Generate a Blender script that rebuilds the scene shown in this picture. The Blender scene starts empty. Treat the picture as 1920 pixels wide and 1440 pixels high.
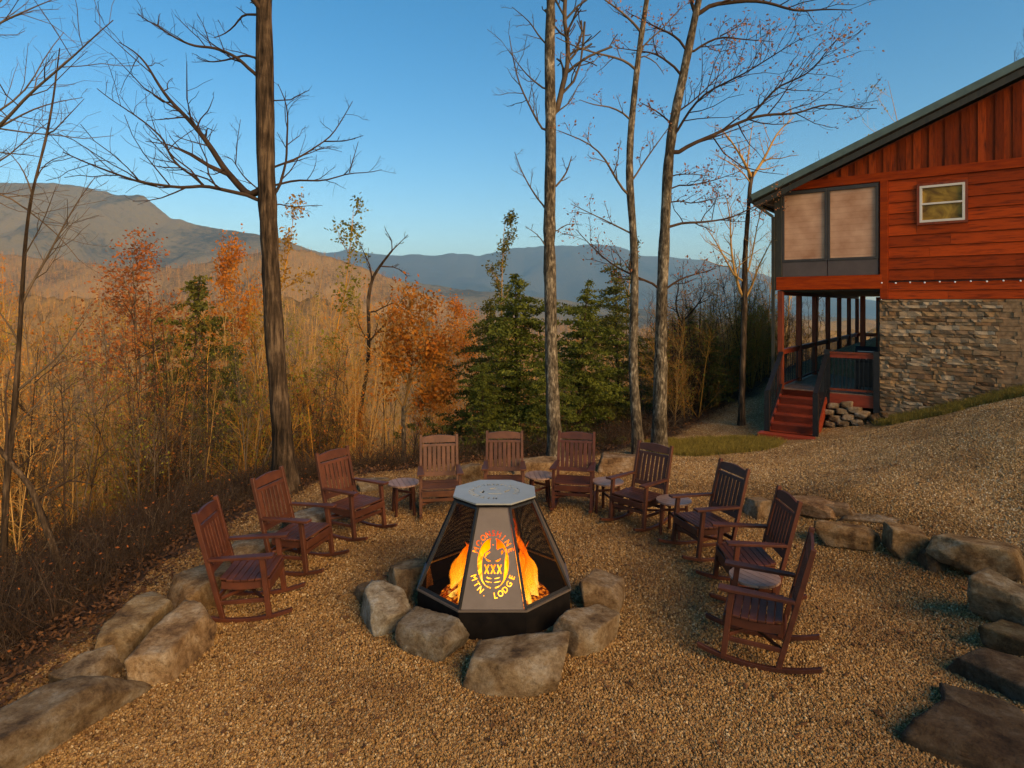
import bpy, bmesh, math, random
import numpy as np
from mathutils import Vector, Matrix, Euler
R = math.radians
F = 1180.0; CX = 960.0; HY = 572.0; H = 3.1      # focal length and horizon row in photo pixels, eye height in metres
scn = bpy.context.scene
COL = scn.collection

# ------------------------------------------------------------------ camera, sky, sun, exposure
cam = bpy.data.cameras.new('camera'); camo = bpy.data.objects.new('camera', cam); COL.objects.link(camo)
camo.location = (0, 0, H); camo.rotation_euler = (R(90), 0, 0)
cam.sensor_width = 36; cam.lens = F/1920*36; cam.shift_y = -(720-HY)/1920
cam.clip_start = 0.1; cam.clip_end = 60000
scn.camera = camo
SUN_AZ, SUN_EL = 138.0, 25.0                     # degrees clockwise from the view direction; height
w = bpy.data.worlds.new("World"); scn.world = w; w.use_nodes = True
nt = w.node_tree; nt.nodes.clear()
sky = nt.nodes.new('ShaderNodeTexSky'); sky.sky_type = 'NISHITA'; sky.sun_disc = False
sky.sun_elevation = R(SUN_EL); sky.sun_rotation = R(SUN_AZ)
sky.altitude = 400; sky.air_density = 1.0; sky.dust_density = 0.5; sky.ozone_density = 3.0
bg = nt.nodes.new('ShaderNodeBackground'); bg.inputs[1].default_value = 0.058
wo = nt.nodes.new('ShaderNodeOutputWorld')
hsw = nt.nodes.new('ShaderNodeHueSaturation'); hsw.inputs['Saturation'].default_value = 1.40
nt.links.new(sky.outputs[0], hsw.inputs['Color']); nt.links.new(hsw.outputs[0], bg.inputs[0]); nt.links.new(bg.outputs[0], wo.inputs[0])
sl = bpy.data.lights.new('sun', 'SUN'); sl.energy = 1.5; sl.angle = R(50); sl.color = (1.0, 0.74, 0.44)
so = bpy.data.objects.new('sun', sl); COL.objects.link(so)
sd = Vector((math.sin(R(SUN_AZ))*math.cos(R(SUN_EL)), math.cos(R(SUN_AZ))*math.cos(R(SUN_EL)), math.sin(R(SUN_EL))))
so.rotation_euler = sd.to_track_quat('Z', 'Y').to_euler()
scn.view_settings.view_transform = 'Standard'; scn.view_settings.look = 'None'
scn.view_settings.use_white_balance = True; scn.view_settings.white_balance_temperature = 9200; scn.view_settings.white_balance_tint = 12
scn.view_settings.gamma = 1.0; scn.view_settings.use_curve_mapping = False; scn.view_settings.exposure = 1.98
scn.render.engine = 'CYCLES'
scn.cycles.use_denoising = True
scn.cycles.max_bounces = 5; scn.cycles.transparent_max_bounces = 12; scn.cycles.diffuse_bounces = 3
scn.cycles.volume_bounces = 0

# ------------------------------------------------------------------ numeric helpers
def at(u, v, Y):
    return ((u-CX)/F*Y, Y, H-(v-HY)/F*Y)
def gnd(u, v, z=0.0):
    Y = (H-z)*F/(v-HY); return ((u-CX)/F*Y, Y)
def vnoise(x, y, seed=0):
    x = np.asarray(x, float); y = np.asarray(y, float)
    xi = np.floor(x).astype(np.int64); yi = np.floor(y).astype(np.int64)
    fx = x-xi; fy = y-yi; fx = fx*fx*(3-2*fx); fy = fy*fy*(3-2*fy)
    def h(a, b):
        n = (a*374761393 + b*668265263 + seed*1442695041) & 0xffffffff
        n = ((n ^ (n >> 13))*1274126177) & 0xffffffff
        return ((n ^ (n >> 16)) & 0xffff)/32767.5-1
    return (h(xi, yi)*(1-fx)+h(xi+1, yi)*fx)*(1-fy)+(h(xi, yi+1)*(1-fx)+h(xi+1, yi+1)*fx)*fy
def fbm(x, y, oct=4, seed=0):
    s = 0; a = 0.5
    for i in range(oct):
        s = s+a*vnoise(np.asarray(x)*2**i, np.asarray(y)*2**i, seed+i); a *= 0.5
    return s
def sstep(a, b, x):
    t = np.clip((np.asarray(x, float)-a)/(b-a), 0, 1); return t*t*(3-2*t)

# ------------------------------------------------------------------ materials
def mat(name):
    m = bpy.data.materials.new(name); m.use_nodes = True
    return m, m.node_tree, m.node_tree.nodes['Principled BSDF']
def N(t, typ, **kw):
    n = t.nodes.new(typ)
    for k, v in kw.items():
        if k.startswith('_'): setattr(n, k[1:], v)
        else: n.inputs[k].default_value = v
    return n
def ramp(t, stops, fac):
    r = t.nodes.new('ShaderNodeValToRGB'); e = r.color_ramp.elements
    while len(e) < len(stops): e.new(0.5)
    for i, (p, c) in enumerate(stops): e[i].position = p; e[i].color = (*c, 1)
    t.links.new(fac, r.inputs[0]); return r
def coord(t, kind='Object', scale=(1, 1, 1)):
    c = t.nodes.new('ShaderNodeTexCoord'); mp = t.nodes.new('ShaderNodeMapping')
    mp.inputs['Scale'].default_value = scale; t.links.new(c.outputs[kind], mp.inputs[0]); return mp.outputs[0]
def noisy(name, c1, c2, scale=8, stretch=(1, 1, 1), rough=0.85, bump=0.3, detail=6, c3=None, per_object=0.0, dist=0.02, metal=0.0, kind='Object', p=(0.3, 0.7), spec=0.3):
    m, t, b = mat(name)
    v = coord(t, kind, stretch)
    if per_object:
        oi = t.nodes.new('ShaderNodeObjectInfo'); vm = N(t, 'ShaderNodeVectorMath', _operation='MULTIPLY_ADD')
        t.links.new(oi.outputs['Random'], vm.inputs[0]); vm.inputs[1].default_value = (37, 51, 23); t.links.new(v, vm.inputs[2]); v = vm.outputs[0]
    n = N(t, 'ShaderNodeTexNoise', Scale=scale, Detail=detail, Roughness=0.6); t.links.new(v, n.inputs['Vector'])
    st = [(p[0], c1), (p[1], c2)] if c3 is None else [(p[0], c1), ((p[0]+p[1])/2, c2), (p[1], c3)]
    r = ramp(t, st, n.outputs[0]); out = r.outputs[0]
    if per_object:
        mr = N(t, 'ShaderNodeMapRange'); mr.inputs['To Min'].default_value = 1-per_object; mr.inputs['To Max'].default_value = 1+per_object
        t.links.new(oi.outputs['Random'], mr.inputs[0])
        hs = t.nodes.new('ShaderNodeHueSaturation'); t.links.new(mr.outputs[0], hs.inputs['Value']); t.links.new(out, hs.inputs['Color']); out = hs.outputs[0]
    t.links.new(out, b.inputs['Base Color'])
    b.inputs['Roughness'].default_value = rough; b.inputs['Metallic'].default_value = metal; b.inputs['Specular IOR Level'].default_value = spec
    if bump:
        bp = N(t, 'ShaderNodeBump', Strength=bump, Distance=dist); t.links.new(n.outputs[0], bp.inputs['Height']); t.links.new(bp.outputs[0], b.inputs['Normal'])
    return m
M = {}
M['chair'] = noisy('chair_wood', (0.048, 0.014, 0.008), (0.10, 0.029, 0.014), 6, (1, 1, 1), 0.5, 0.08, per_object=0.16, spec=0.3)
_t = M['chair'].node_tree; _b = _t.nodes['Principled BSDF']; _l = _b.inputs['Base Color'].links[0].from_socket; _o = _t.nodes.new('ShaderNodeObjectInfo'); _m = N(_t, 'ShaderNodeMix', _data_type='RGBA', _blend_type='MULTIPLY'); _m.inputs[0].default_value = 1
_t.links.new(_l, _m.inputs[6]); _t.links.new(_o.outputs['Color'], _m.inputs[7]); _t.links.new(_m.outputs[2], _b.inputs['Base Color'])
M['tabletop'] = noisy('table_lumber', (0.20, 0.115, 0.085), (0.32, 0.20, 0.15), 7, (1, 1, 1), 0.4, 0.08, per_object=0.1, spec=0.5)
M['siding'] = noisy('stained_siding', (0.055, 0.008, 0.003), (0.36, 0.045, 0.007), 3.2, (0.7, 4, 7), 0.6, 0.25, per_object=0.30, c3=(0.21, 0.026, 0.005), p=(0.25, 0.8), spec=0.1)
M['gable'] = noisy('stained_gable_board', (0.035, 0.007, 0.003), (0.27, 0.038, 0.007), 2.2, (6, 4, 0.8), 0.6, 0.25, per_object=0.38, c3=(0.11, 0.015, 0.004), p=(0.25, 0.8), spec=0.1)
M['trimwood'] = noisy('stained_trim', (0.20, 0.020, 0.0035), (0.42, 0.052, 0.006), 3, (0.8, 4, 6), 0.6, 0.15, per_object=0.12, spec=0.1)
M['post'] = noisy('post_wood', (0.13, 0.02, 0.007), (0.25, 0.045, 0.012), 4, (4, 4, 0.8), 0.6, 0.15, per_object=0.1)
M['riser'] = noisy('brown_red_riser', (0.11, 0.016, 0.007), (0.19, 0.03, 0.012), 5, (1, 4, 4), 0.6, 0.1, per_object=0.12, spec=0.15)
M['redstair'] = noisy('red_stair_stain', (0.20, 0.026, 0.010), (0.34, 0.048, 0.017), 5, (1, 4, 4), 0.55, 0.1, per_object=0.08)
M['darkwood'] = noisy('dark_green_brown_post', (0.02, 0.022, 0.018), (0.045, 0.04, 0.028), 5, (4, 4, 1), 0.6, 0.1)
M['black'] = noisy('black_metal', (0.008, 0.008, 0.009), (0.016, 0.016, 0.017), 9, rough=0.45, bump=0.05)
M['soot'] = noisy('sooty_steel', (0.004, 0.0035, 0.0035), (0.010, 0.008, 0.007), 9, rough=0.9, bump=0.1, spec=0.08)
M['bronze'] = noisy('bronze_frame', (0.035, 0.03, 0.028), (0.055, 0.047, 0.042), 5, rough=0.5, bump=0.0)
M['kick'] = noisy('kick_panel', (0.075, 0.055, 0.05), (0.10, 0.075, 0.065), 3, rough=0.6, bump=0.05)
M['roofmetal'] = noisy('green_roof_metal', (0.07, 0.10, 0.085), (0.11, 0.15, 0.125), 4, rough=0.45, bump=0.02, metal=0.2)
M['whiteframe'] = noisy('cream_window_frame', (0.55, 0.50, 0.42), (0.66, 0.60, 0.52), 4, rough=0.5, bump=0.0)
M['deck'] = noisy('deck_planks', (0.20, 0.10, 0.055), (0.34, 0.19, 0.11), 5, (6, 1, 1), 0.7, 0.1, per_object=0.15)
M['steel'] = noisy('brown_steel_plate', (0.115, 0.09, 0.074), (0.165, 0.13, 0.107), 5, rough=0.45, bump=0.03, metal=0.35, p=(0.2, 0.8))
M['lidsteel'] = noisy('grey_lid_plate', (0.30, 0.31, 0.29), (0.40, 0.41, 0.38), 4, rough=0.42, bump=0.02, metal=0.35, p=(0.2, 0.8))
M['bark'] = noisy('dark_ridged_bark', (0.030, 0.020, 0.013), (0.17, 0.10, 0.055), 9, (2.2, 2.2, 0.45), 0.95, 1.0, 8, dist=0.06, c3=(0.085, 0.055, 0.033), spec=0.1)
M['palebark'] = noisy('mottled_pale_bark', (0.045, 0.035, 0.022), (0.38, 0.32, 0.23), 4.5, (1.6, 1.6, 0.7), 0.9, 0.6, 9, dist=0.02, c3=(0.13, 0.10, 0.068), p=(0.36, 0.72), spec=0.1)
def barkmat(name, c0, c1, c2, p0, p1, patch=1.4, bumpd=0.035, fib=(16, 16, 2.2)):
    m, t, b = mat(name); v = coord(t, 'Object', fib); v2 = coord(t, 'Object')
    n = N(t, 'ShaderNodeTexNoise', Scale=1.0, Detail=5, Roughness=0.6, Distortion=0.4); t.links.new(v, n.inputs['Vector']); n2 = N(t, 'ShaderNodeTexNoise', Scale=patch, Detail=9, Roughness=0.7); t.links.new(v2, n2.inputs['Vector'])
    mm = N(t, 'ShaderNodeMath', _operation='MULTIPLY_ADD'); t.links.new(n.outputs[0], mm.inputs[0]); mm.inputs[1].default_value = 0.55; m2 = N(t, 'ShaderNodeMath', _operation='MULTIPLY'); m2.inputs[1].default_value = 0.45; t.links.new(n2.outputs[0], m2.inputs[0]); t.links.new(m2.outputs[0], mm.inputs[2])
    r = ramp(t, [(p0, c0), ((p0+p1)/2, c1), (p1, c2)], mm.outputs[0]); t.links.new(r.outputs[0], b.inputs['Base Color']); b.inputs['Roughness'].default_value = 0.95; b.inputs['Specular IOR Level'].default_value = 0.08
    bp = N(t, 'ShaderNodeBump', Strength=1.0, Distance=bumpd); t.links.new(n.outputs[0], bp.inputs['Height']); t.links.new(bp.outputs[0], b.inputs['Normal']); return m
M['bark'] = barkmat('dark_furrowed_bark', (0.014, 0.010, 0.007), (0.055, 0.036, 0.023), (0.15, 0.10, 0.062), 0.40, 0.62, bumpd=0.06)
M['palebark'] = barkmat('mottled_pale_bark', (0.030, 0.023, 0.016), (0.11, 0.088, 0.062), (0.33, 0.275, 0.20), 0.42, 0.64, 2.2, 0.02, (22, 22, 7))
M['twig'] = noisy('grey_brown_twig', (0.07, 0.05, 0.035), (0.17, 0.12, 0.08), 3, rough=0.9, bump=0, per_object=0.25, spec=0.1)
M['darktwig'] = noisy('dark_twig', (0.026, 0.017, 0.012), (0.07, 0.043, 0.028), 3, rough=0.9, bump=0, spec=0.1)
M['goldtwig'] = noisy('golden_brush_twig', (0.38, 0.16, 0.028), (0.60, 0.29, 0.06), 2, rough=0.9, bump=0, per_object=0.35, spec=0.1)
M['tantwig'] = noisy('tan_twig', (0.32, 0.165, 0.05), (0.54, 0.32, 0.115), 2, rough=0.9, bump=0, per_object=0.3, spec=0.1)
def leafmat(name, c1, c2, tr=0.35, per=0.25):
    m, t, b = mat(name); v = coord(t, 'Object'); n = N(t, 'ShaderNodeTexNoise', Scale=1.7, Detail=4); t.links.new(v, n.inputs['Vector'])
    r = ramp(t, [(0.35, c1), (0.65, c2)], n.outputs[0])
    oi = t.nodes.new('ShaderNodeObjectInfo'); mr = N(t, 'ShaderNodeMapRange'); mr.inputs['To Min'].default_value = 1-per; mr.inputs['To Max'].default_value = 1+per
    t.links.new(oi.outputs['Random'], mr.inputs[0]); hs = t.nodes.new('ShaderNodeHueSaturation'); t.links.new(mr.outputs[0], hs.inputs['Value']); t.links.new(r.outputs[0], hs.inputs['Color'])
    t.links.new(hs.outputs[0], b.inputs['Base Color']); b.inputs['Roughness'].default_value = 0.75; b.inputs['Specular IOR Level'].default_value = 0.15
    tl = t.nodes.new('ShaderNodeBsdfTranslucent'); t.links.new(hs.outputs[0], tl.inputs[0]); mx = N(t, 'ShaderNodeMixShader'); mx.inputs[0].default_value = tr
    t.links.new(b.outputs[0], mx.inputs[1]); t.links.new(tl.outputs[0], mx.inputs[2]); t.links.new(mx.outputs[0], t.nodes['Material Output'].inputs[0]); return m
M['leaf_gold'] = leafmat('golden_leaf', (0.42, 0.20, 0.035), (0.55, 0.33, 0.07))
M['leaf_orange'] = leafmat('orange_leaf', (0.50, 0.14, 0.025), (0.62, 0.24, 0.04))
M['leaf_rust'] = leafmat('rust_leaf', (0.26, 0.075, 0.025), (0.42, 0.14, 0.04))
M['leaf_russet'] = leafmat('russet_leaf', (0.34, 0.13, 0.06), (0.55, 0.24, 0.11), 0.5)
M['leaf_olive'] = leafmat('yellow_green_leaf', (0.16, 0.15, 0.022), (0.30, 0.26, 0.04))
M['needle'] = leafmat('hemlock_needle', (0.045, 0.060, 0.010), (0.15, 0.16, 0.028), 0.2)
M['needle2'] = leafmat('olive_hemlock_needle', (0.07, 0.075, 0.015), (0.17, 0.15, 0.03), 0.2)
M['grassb'] = leafmat('grass_blade', (0.20, 0.15, 0.03), (0.36, 0.27, 0.07), 0.2)
M['leaf_brown'] = leafmat('fallen_leaf', (0.07, 0.032, 0.015), (0.18, 0.08, 0.032), 0.1, 0.45)
# boulders
def rockmat():
    m, t, b = mat('sandstone_boulder'); v = coord(t, 'Object'); oi = t.nodes.new('ShaderNodeObjectInfo')
    vm = N(t, 'ShaderNodeVectorMath', _operation='MULTIPLY_ADD'); t.links.new(oi.outputs['Random'], vm.inputs[0]); vm.inputs[1].default_value = (37, 51, 23); t.links.new(v, vm.inputs[2])
    n = N(t, 'ShaderNodeTexNoise', Scale=4.5, Detail=12, Roughness=0.7); n2 = N(t, 'ShaderNodeTexNoise', Scale=26, Detail=10, Roughness=0.85)
    t.links.new(vm.outputs[0], n.inputs['Vector']); t.links.new(vm.outputs[0], n2.inputs['Vector'])
    r = ramp(t, [(0.32, (0.07, 0.04, 0.02)), (0.44, (0.24, 0.15, 0.075)), (0.54, (0.36, 0.26, 0.155)), (0.68, (0.50, 0.43, 0.33))], n.outputs[0])
    r2 = ramp(t, [(0.36, (0.28, 0.25, 0.22)), (0.5, (0.85, 0.83, 0.8)), (0.64, (1.15, 1.15, 1.15))], n2.outputs[0])
    mx = N(t, 'ShaderNodeMix', _data_type='RGBA', _blend_type='MULTIPLY'); mx.inputs[0].default_value = 0.8
    t.links.new(r.outputs[0], mx.inputs[6]); t.links.new(r2.outputs[0], mx.inputs[7])
    mr = N(t, 'ShaderNodeMapRange'); mr.inputs['To Min'].default_value = 0.8; mr.inputs['To Max'].default_value = 1.15; t.links.new(oi.outputs['Random'], mr.inputs[0])
    hs = t.nodes.new('ShaderNodeHueSaturation'); t.links.new(mr.outputs[0], hs.inputs['Value']); t.links.new(mx.outputs[2], hs.inputs['Color'])
    t.links.new(oi.outputs['Color'], (g := N(t, 'ShaderNodeMix', _data_type='RGBA', _blend_type='MULTIPLY')).inputs[7]); g.inputs[0].default_value = 1.0
    t.links.new(hs.outputs[0], g.inputs[6]); t.links.new(g.outputs[2], b.inputs['Base Color']); b.inputs['Roughness'].default_value = 0.85; b.inputs['Specular IOR Level'].default_value = 0.25
    ad = N(t, 'ShaderNodeMath', _operation='ADD'); t.links.new(n.outputs[0], ad.inputs[0]); t.links.new(n2.outputs[0], ad.inputs[1])
    bp = N(t, 'ShaderNodeBump', Strength=1.0, Distance=0.05); t.links.new(ad.outputs[0], bp.inputs['Height']); t.links.new(bp.outputs[0], b.inputs['Normal']); return m
M['rock'] = rockmat()
def pick_by_random(name, stops, rough=0.8, bump=0.5, scale=12, spec=0.3):
    m, t, b = mat(name); oi = t.nodes.new('ShaderNodeObjectInfo'); r = ramp(t, stops, oi.outputs['Random'])
    v = coord(t, 'Object'); n = N(t, 'ShaderNodeTexNoise', Scale=scale, Detail=6); t.links.new(v, n.inputs['Vector'])
    r2 = ramp(t, [(0.3, (0.6, 0.56, 0.52)), (0.7, (1.1, 1.1, 1.1))], n.outputs[0])
    mx = N(t, 'ShaderNodeMix', _data_type='RGBA', _blend_type='MULTIPLY'); mx.inputs[0].default_value = 1
    t.links.new(r.outputs[0], mx.inputs[6]); t.links.new(r2.outputs[0], mx.inputs[7]); t.links.new(mx.outputs[2], b.inputs['Base Color'])
    b.inputs['Roughness'].default_value = rough; b.inputs['Specular IOR Level'].default_value = spec
    if bump: bp = N(t, 'ShaderNodeBump', Strength=bump, Distance=0.02); t.links.new(n.outputs[0], bp.inputs['Height']); t.links.new(bp.outputs[0], b.inputs['Normal'])
    return m
M['veneer'] = pick_by_random('stacked_stone_veneer', [(0.0, (0.17, 0.09, 0.045)), (0.2, (0.28, 0.17, 0.09)), (0.4, (0.36, 0.25, 0.15)), (0.55, (0.22, 0.14, 0.08)), (0.7, (0.38, 0.22, 0.10)), (0.85, (0.44, 0.34, 0.23)), (1.0, (0.26, 0.13, 0.055))])
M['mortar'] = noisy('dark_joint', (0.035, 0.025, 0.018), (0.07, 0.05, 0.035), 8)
M['pebble'] = pick_by_random('pea_gravel_stone', [(0.0, (0.12, 0.055, 0.018)), (0.2, (0.27, 0.145, 0.048)), (0.42, (0.36, 0.21, 0.07)), (0.58, (0.21, 0.10, 0.03)), (0.72, (0.42, 0.28, 0.12)), (0.87, (0.32, 0.16, 0.05)), (1.0, (0.58, 0.45, 0.26))], 0.6, 0, 3, 0.35)

# ------------------------------------------------------------------ mesh helpers
def mesh_np(name, V, Fq, mats=None, midx=None, smooth=False):
    me = bpy.data.meshes.new(name); V = np.asarray(V, np.float32); Fq = np.asarray(Fq, np.int32)
    n = Fq.shape[1]; me.vertices.add(len(V)); me.vertices.foreach_set('co', V.ravel())
    me.loops.add(Fq.size); me.loops.foreach_set('vertex_index', Fq.ravel())
    me.polygons.add(len(Fq)); me.polygons.foreach_set('loop_start', np.arange(0, Fq.size, n, dtype=np.int32))
    try: me.polygons.foreach_set('loop_total', np.full(len(Fq), n, np.int32))
    except Exception: pass
    for m in (mats or []): me.materials.append(m)
    if midx is not None: me.polygons.foreach_set('material_index', np.asarray(midx, np.int32))
    me.polygons.foreach_set('use_smooth', np.full(len(Fq), smooth, bool))
    me.update(calc_edges=True); return me
def link(name, me, parent=None, loc=None, rot=None, scale=None):
    o = bpy.data.objects.new(name, me); COL.objects.link(o)
    if parent is not None: o.parent = parent
    if loc is not None: o.location = loc
    if rot is not None: o.rotation_euler = rot
    if scale is not None: o.scale = scale
    return o
def tag(o, label=None, cat=None, group=None, kind=None):
    if label: o['label'] = label
    if cat: o['category'] = cat
    if group: o['group'] = group
    if kind: o['kind'] = kind
    return o
def empty(name, loc=(0, 0, 0), rz=0.0):
    o = bpy.data.objects.new(name, None); COL.objects.link(o); o.location = loc; o.rotation_euler = (0, 0, rz); o.empty_display_size = 0.2; return o
class MB:
    """collects boxes and prisms into one mesh"""
    def __init__(s): s.v = []; s.f = []
    def box(s, c, d, rot=None):
        x, y, z = d[0]/2, d[1]/2, d[2]/2
        P = [Vector(p) for p in ((-x,-y,-z),(x,-y,-z),(x,y,-z),(-x,y,-z),(-x,-y,z),(x,-y,z),(x,y,z),(-x,y,z))]
        m = Euler(rot).to_matrix() if rot is not None else None
        b = len(s.v)
        for p in P: s.v.append(tuple((m @ p if m else p)+Vector(c)))
        s.f += [tuple(b+i for i in q) for q in ((0,3,2,1),(4,5,6,7),(0,1,5,4),(1,2,6,5),(2,3,7,6),(3,0,4,7))]; return s
    def beam(s, a, b, wx, wy, up=(0, 0, 1)):
        a = Vector(a); b = Vector(b); d = (b-a); L = d.length; d.normalize(); u = Vector(up); x = d.cross(u)
        if x.length < 1e-3: x = d.cross(Vector((0, 1, 0)))
        x.normalize(); y = x.cross(d); k = len(s.v)
        for p in (a, b):
            for sx, sy in ((-1,-1),(1,-1),(1,1),(-1,1)): s.v.append(tuple(p+x*sx*wx/2+y*sy*wy/2))
        s.f += [tuple(k+i for i in q) for q in ((0,1,2,3),(7,6,5,4),(0,4,5,1),(1,5,6,2),(2,6,7,3),(3,7,4,0))]; return s
    def strip(s, prof_lo, prof_hi, x0, x1):
        """prism between two polylines in the y-z plane, extruded along x"""
        n = len(prof_lo); k = len(s.v)
        for x in (x0, x1):
            for p in prof_lo: s.v.append((x, p[0], p[1]))
            for p in prof_hi: s.v.append((x, p[0], p[1]))
        A = lambda i: k+i; B = lambda i: k+n+i; C_ = lambda i: k+2*n+i; D = lambda i: k+3*n+i
        for i in range(n-1):
            s.f += [(A(i), B(i), B(i+1), A(i+1)), (C_(i), C_(i+1), D(i+1), D(i)), (A(i), A(i+1), C_(i+1), C_(i)), (B(i), D(i), D(i+1), B(i+1))]
        s.f += [(A(0), C_(0), D(0), B(0)), (A(n-1), B(n-1), D(n-1), C_(n-1))]; return s
    def prism(s, poly, z0, z1, f=lambda x, y, z: (x, y, z)):
        k = len(s.v); n = len(poly)
        for p in poly: s.v.append(f(p[0], p[1], z0))
        for p in poly: s.v.append(f(p[0], p[1], z1))
        s.f.append(tuple(k+i for i in reversed(range(n)))); s.f.append(tuple(k+n+i for i in range(n)))
        for i in range(n): j = (i+1) % n; s.f.append((k+i, k+j, k+n+j, k+n+i))
        return s
    def mesh(s, name, m, bevel=0.0):
        me = bpy.data.meshes.new(name); me.from_pydata(s.v, [], s.f)
        bm = bmesh.new(); bm.from_mesh(me); bmesh.ops.recalc_face_normals(bm, faces=bm.faces[:])
        if bevel: bmesh.ops.bevel(bm, geom=bm.edges[:], offset=bevel, segments=1, affect='EDGES', clamp_overlap=True)
        bm.to_mesh(me); bm.free(); me.materials.append(m); me.update(); return me
    def build(s, name, m, parent=None, bevel=0.0, **kw): return link(name, s.mesh(name, m, bevel), parent, **kw)
def boxo(name, m, parent, c, d, rot=None, bevel=0.0): return MB().box(c, d, rot).build(name, m, parent, bevel)

class Tubes:
    def __init__(s): s.d = {}; s.lc = []
    def add(s, P, Rr, k=3, mi=0): s.d.setdefault((len(P), k, mi), []).append((P, Rr))
    def leaf(s, p, size, mi): s.lc.append((p[0], p[1], p[2], size, mi))
    def arrays(s, seed=1, rough=0.0):
        VV = []; FF = []; MI = []; off = 0
        for (n, k, mi), L in s.d.items():
            P = np.array([x[0] for x in L], float); Rr = np.array([x[1] for x in L], float)
            T = np.gradient(P, axis=1); T /= np.linalg.norm(T, axis=2, keepdims=True)+1e-9
            ref = np.where(np.abs(T[:, :1, 2:3]) > 0.85, np.array([1.0, 0.2, 0]), np.array([0, 0, 1.0])); ref = np.broadcast_to(ref, T.shape)
            A = np.cross(T, ref); A /= np.linalg.norm(A, axis=2, keepdims=True)+1e-9; B = np.cross(T, A)
            th = np.arange(k)*2*math.pi/k
            rr = Rr[:, :, None]*np.ones(k)
            if rough and k > 8: rr = rr*(1+rough*np.random.RandomState(seed).randn(1, 1, k)*0.6+rough*0.5*np.random.RandomState(seed+1).randn(len(L), n, k))
            V = P[:, :, None, :]+rr[..., None]*(np.cos(th)[None, None, :, None]*A[:, :, None, :]+np.sin(th)[None, None, :, None]*B[:, :, None, :])
            m = len(L); base = off+(np.arange(m)*n*k)[:, None, None]; i = np.arange(n-1)[None, :, None]; j = np.arange(k)[None, None, :]; j2 = (j+1) % k
            f = np.stack([base+i*k+j, base+i*k+j2, base+(i+1)*k+j2, base+(i+1)*k+j], -1).reshape(-1, 4)
            VV.append(V.reshape(-1, 3)); FF.append(f); MI.append(np.full(len(f), mi)); off += m*n*k
        if s.lc:
            a = np.array(s.lc, float); rs = np.random.RandomState(seed); m = len(a)
            u = rs.randn(m, 3); u /= np.linalg.norm(u, axis=1, keepdims=True); q = rs.randn(m, 3); v = np.cross(u, q); v /= np.linalg.norm(v, axis=1, keepdims=True)
            sz = a[:, 3:4]*rs.uniform(0.6, 1.3, (m, 1)); c = a[:, :3]
            V = np.stack([c-u*sz, c-v*sz*0.55, c+u*sz, c+v*sz*0.55], 1)
            f = off+np.arange(m*4).reshape(m, 4); VV.append(V.reshape(-1, 3)); FF.append(f); MI.append(a[:, 4].astype(int))
        return np.concatenate(VV), np.concatenate(FF), np.concatenate(MI)
    def mesh(s, name, mats, seed=1, rough=0.0):
        V, Fq, MI = s.arrays(seed, rough)
        used = sorted(set(MI.tolist())); mp = {u: i for i, u in enumerate(used)}
        return mesh_np(name, V, Fq, [mats[u] for u in used], [mp[x] for x in MI.tolist()], True)

def nrm(v):
    l = math.sqrt(v[0]**2+v[1]**2+v[2]**2)+1e-9; return (v[0]/l, v[1]/l, v[2]/l)
def side_dir(rng, d, ang):
    a = rng.uniform(0, 2*math.pi); v = (rng.gauss(0, 1), rng.gauss(0, 1), rng.gauss(0, 1))
    dot = v[0]*d[0]+v[1]*d[1]+v[2]*d[2]; p = nrm((v[0]-dot*d[0], v[1]-dot*d[1], v[2]-dot*d[2])); c, s_ = math.cos(ang), math.sin(ang)
    return nrm((d[0]*c+p[0]*s_, d[1]*c+p[1]*s_, d[2]*c+p[2]*s_))
def walk(rng, p, d, L, n, wob, trop):
    pts = [p]; h = L/n
    for i in range(n):
        d = nrm((d[0]+rng.gauss(0, wob), d[1]+rng.gauss(0, wob), d[2]+rng.gauss(0, wob)+trop))
        p = (p[0]+d[0]*h, p[1]+d[1]*h, p[2]+d[2]*h); pts.append(p)
    return pts
def grow(tb, rng, pts, r0, r1, lev, maxlev, nc, lr, L, ang=(30, 60), trop=0.08, mi=0, leaves=None, sides=None, tmin=0.2, wob=0.16):
    n = len(pts); rad = [r0+(r1-r0)*i/(n-1) for i in range(n)]
    k = (sides or [8, 5, 3, 3, 3])[min(lev, 4)]; tb.add(pts, rad, k, mi)
    if lev >= maxlev:
        if leaves:
            cnt, size, lm, spread = leaves
            for _ in range(int(cnt)+(1 if rng.random() < cnt % 1 else 0)):
                q = pts[rng.randrange(1, n)]; tb.leaf((q[0]+rng.gauss(0, spread), q[1]+rng.gauss(0, spread), q[2]+rng.gauss(0, spread)), size, lm)
        return
    m = nc[lev]; m = max(1, int(m*rng.uniform(0.8, 1.2)))
    for c in range(m):
        t = tmin+(1-tmin)*(c+rng.random())/m; t = min(t, 0.98); x = t*(n-1); i = min(int(x), n-2); f = x-i
        a, b = pts[i], pts[i+1]; p = tuple(a[q]+(b[q]-a[q])*f for q in range(3)); d = nrm(tuple(b[q]-a[q] for q in range(3)))
        rr = rad[i]+(rad[i+1]-rad[i])*f; dd = side_dir(rng, d, R(rng.uniform(*ang)))
        if dd[2] < -0.15 and rng.random() < 0.7: dd = (dd[0], dd[1], -dd[2]*0.6)
        LL = L*lr[lev]*(1-0.45*t)*rng.uniform(0.65, 1.25)
        q = walk(rng, p, nrm(dd), LL, 4 if lev < maxlev-1 else 3, wob, trop)
        grow(tb, rng, q, min(rr*0.52, r0*0.5), max(r1*0.6, 0.002), lev+1, maxlev, nc, lr, LL, ang, trop, mi, leaves, sides, 0.15, wob)

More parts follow.
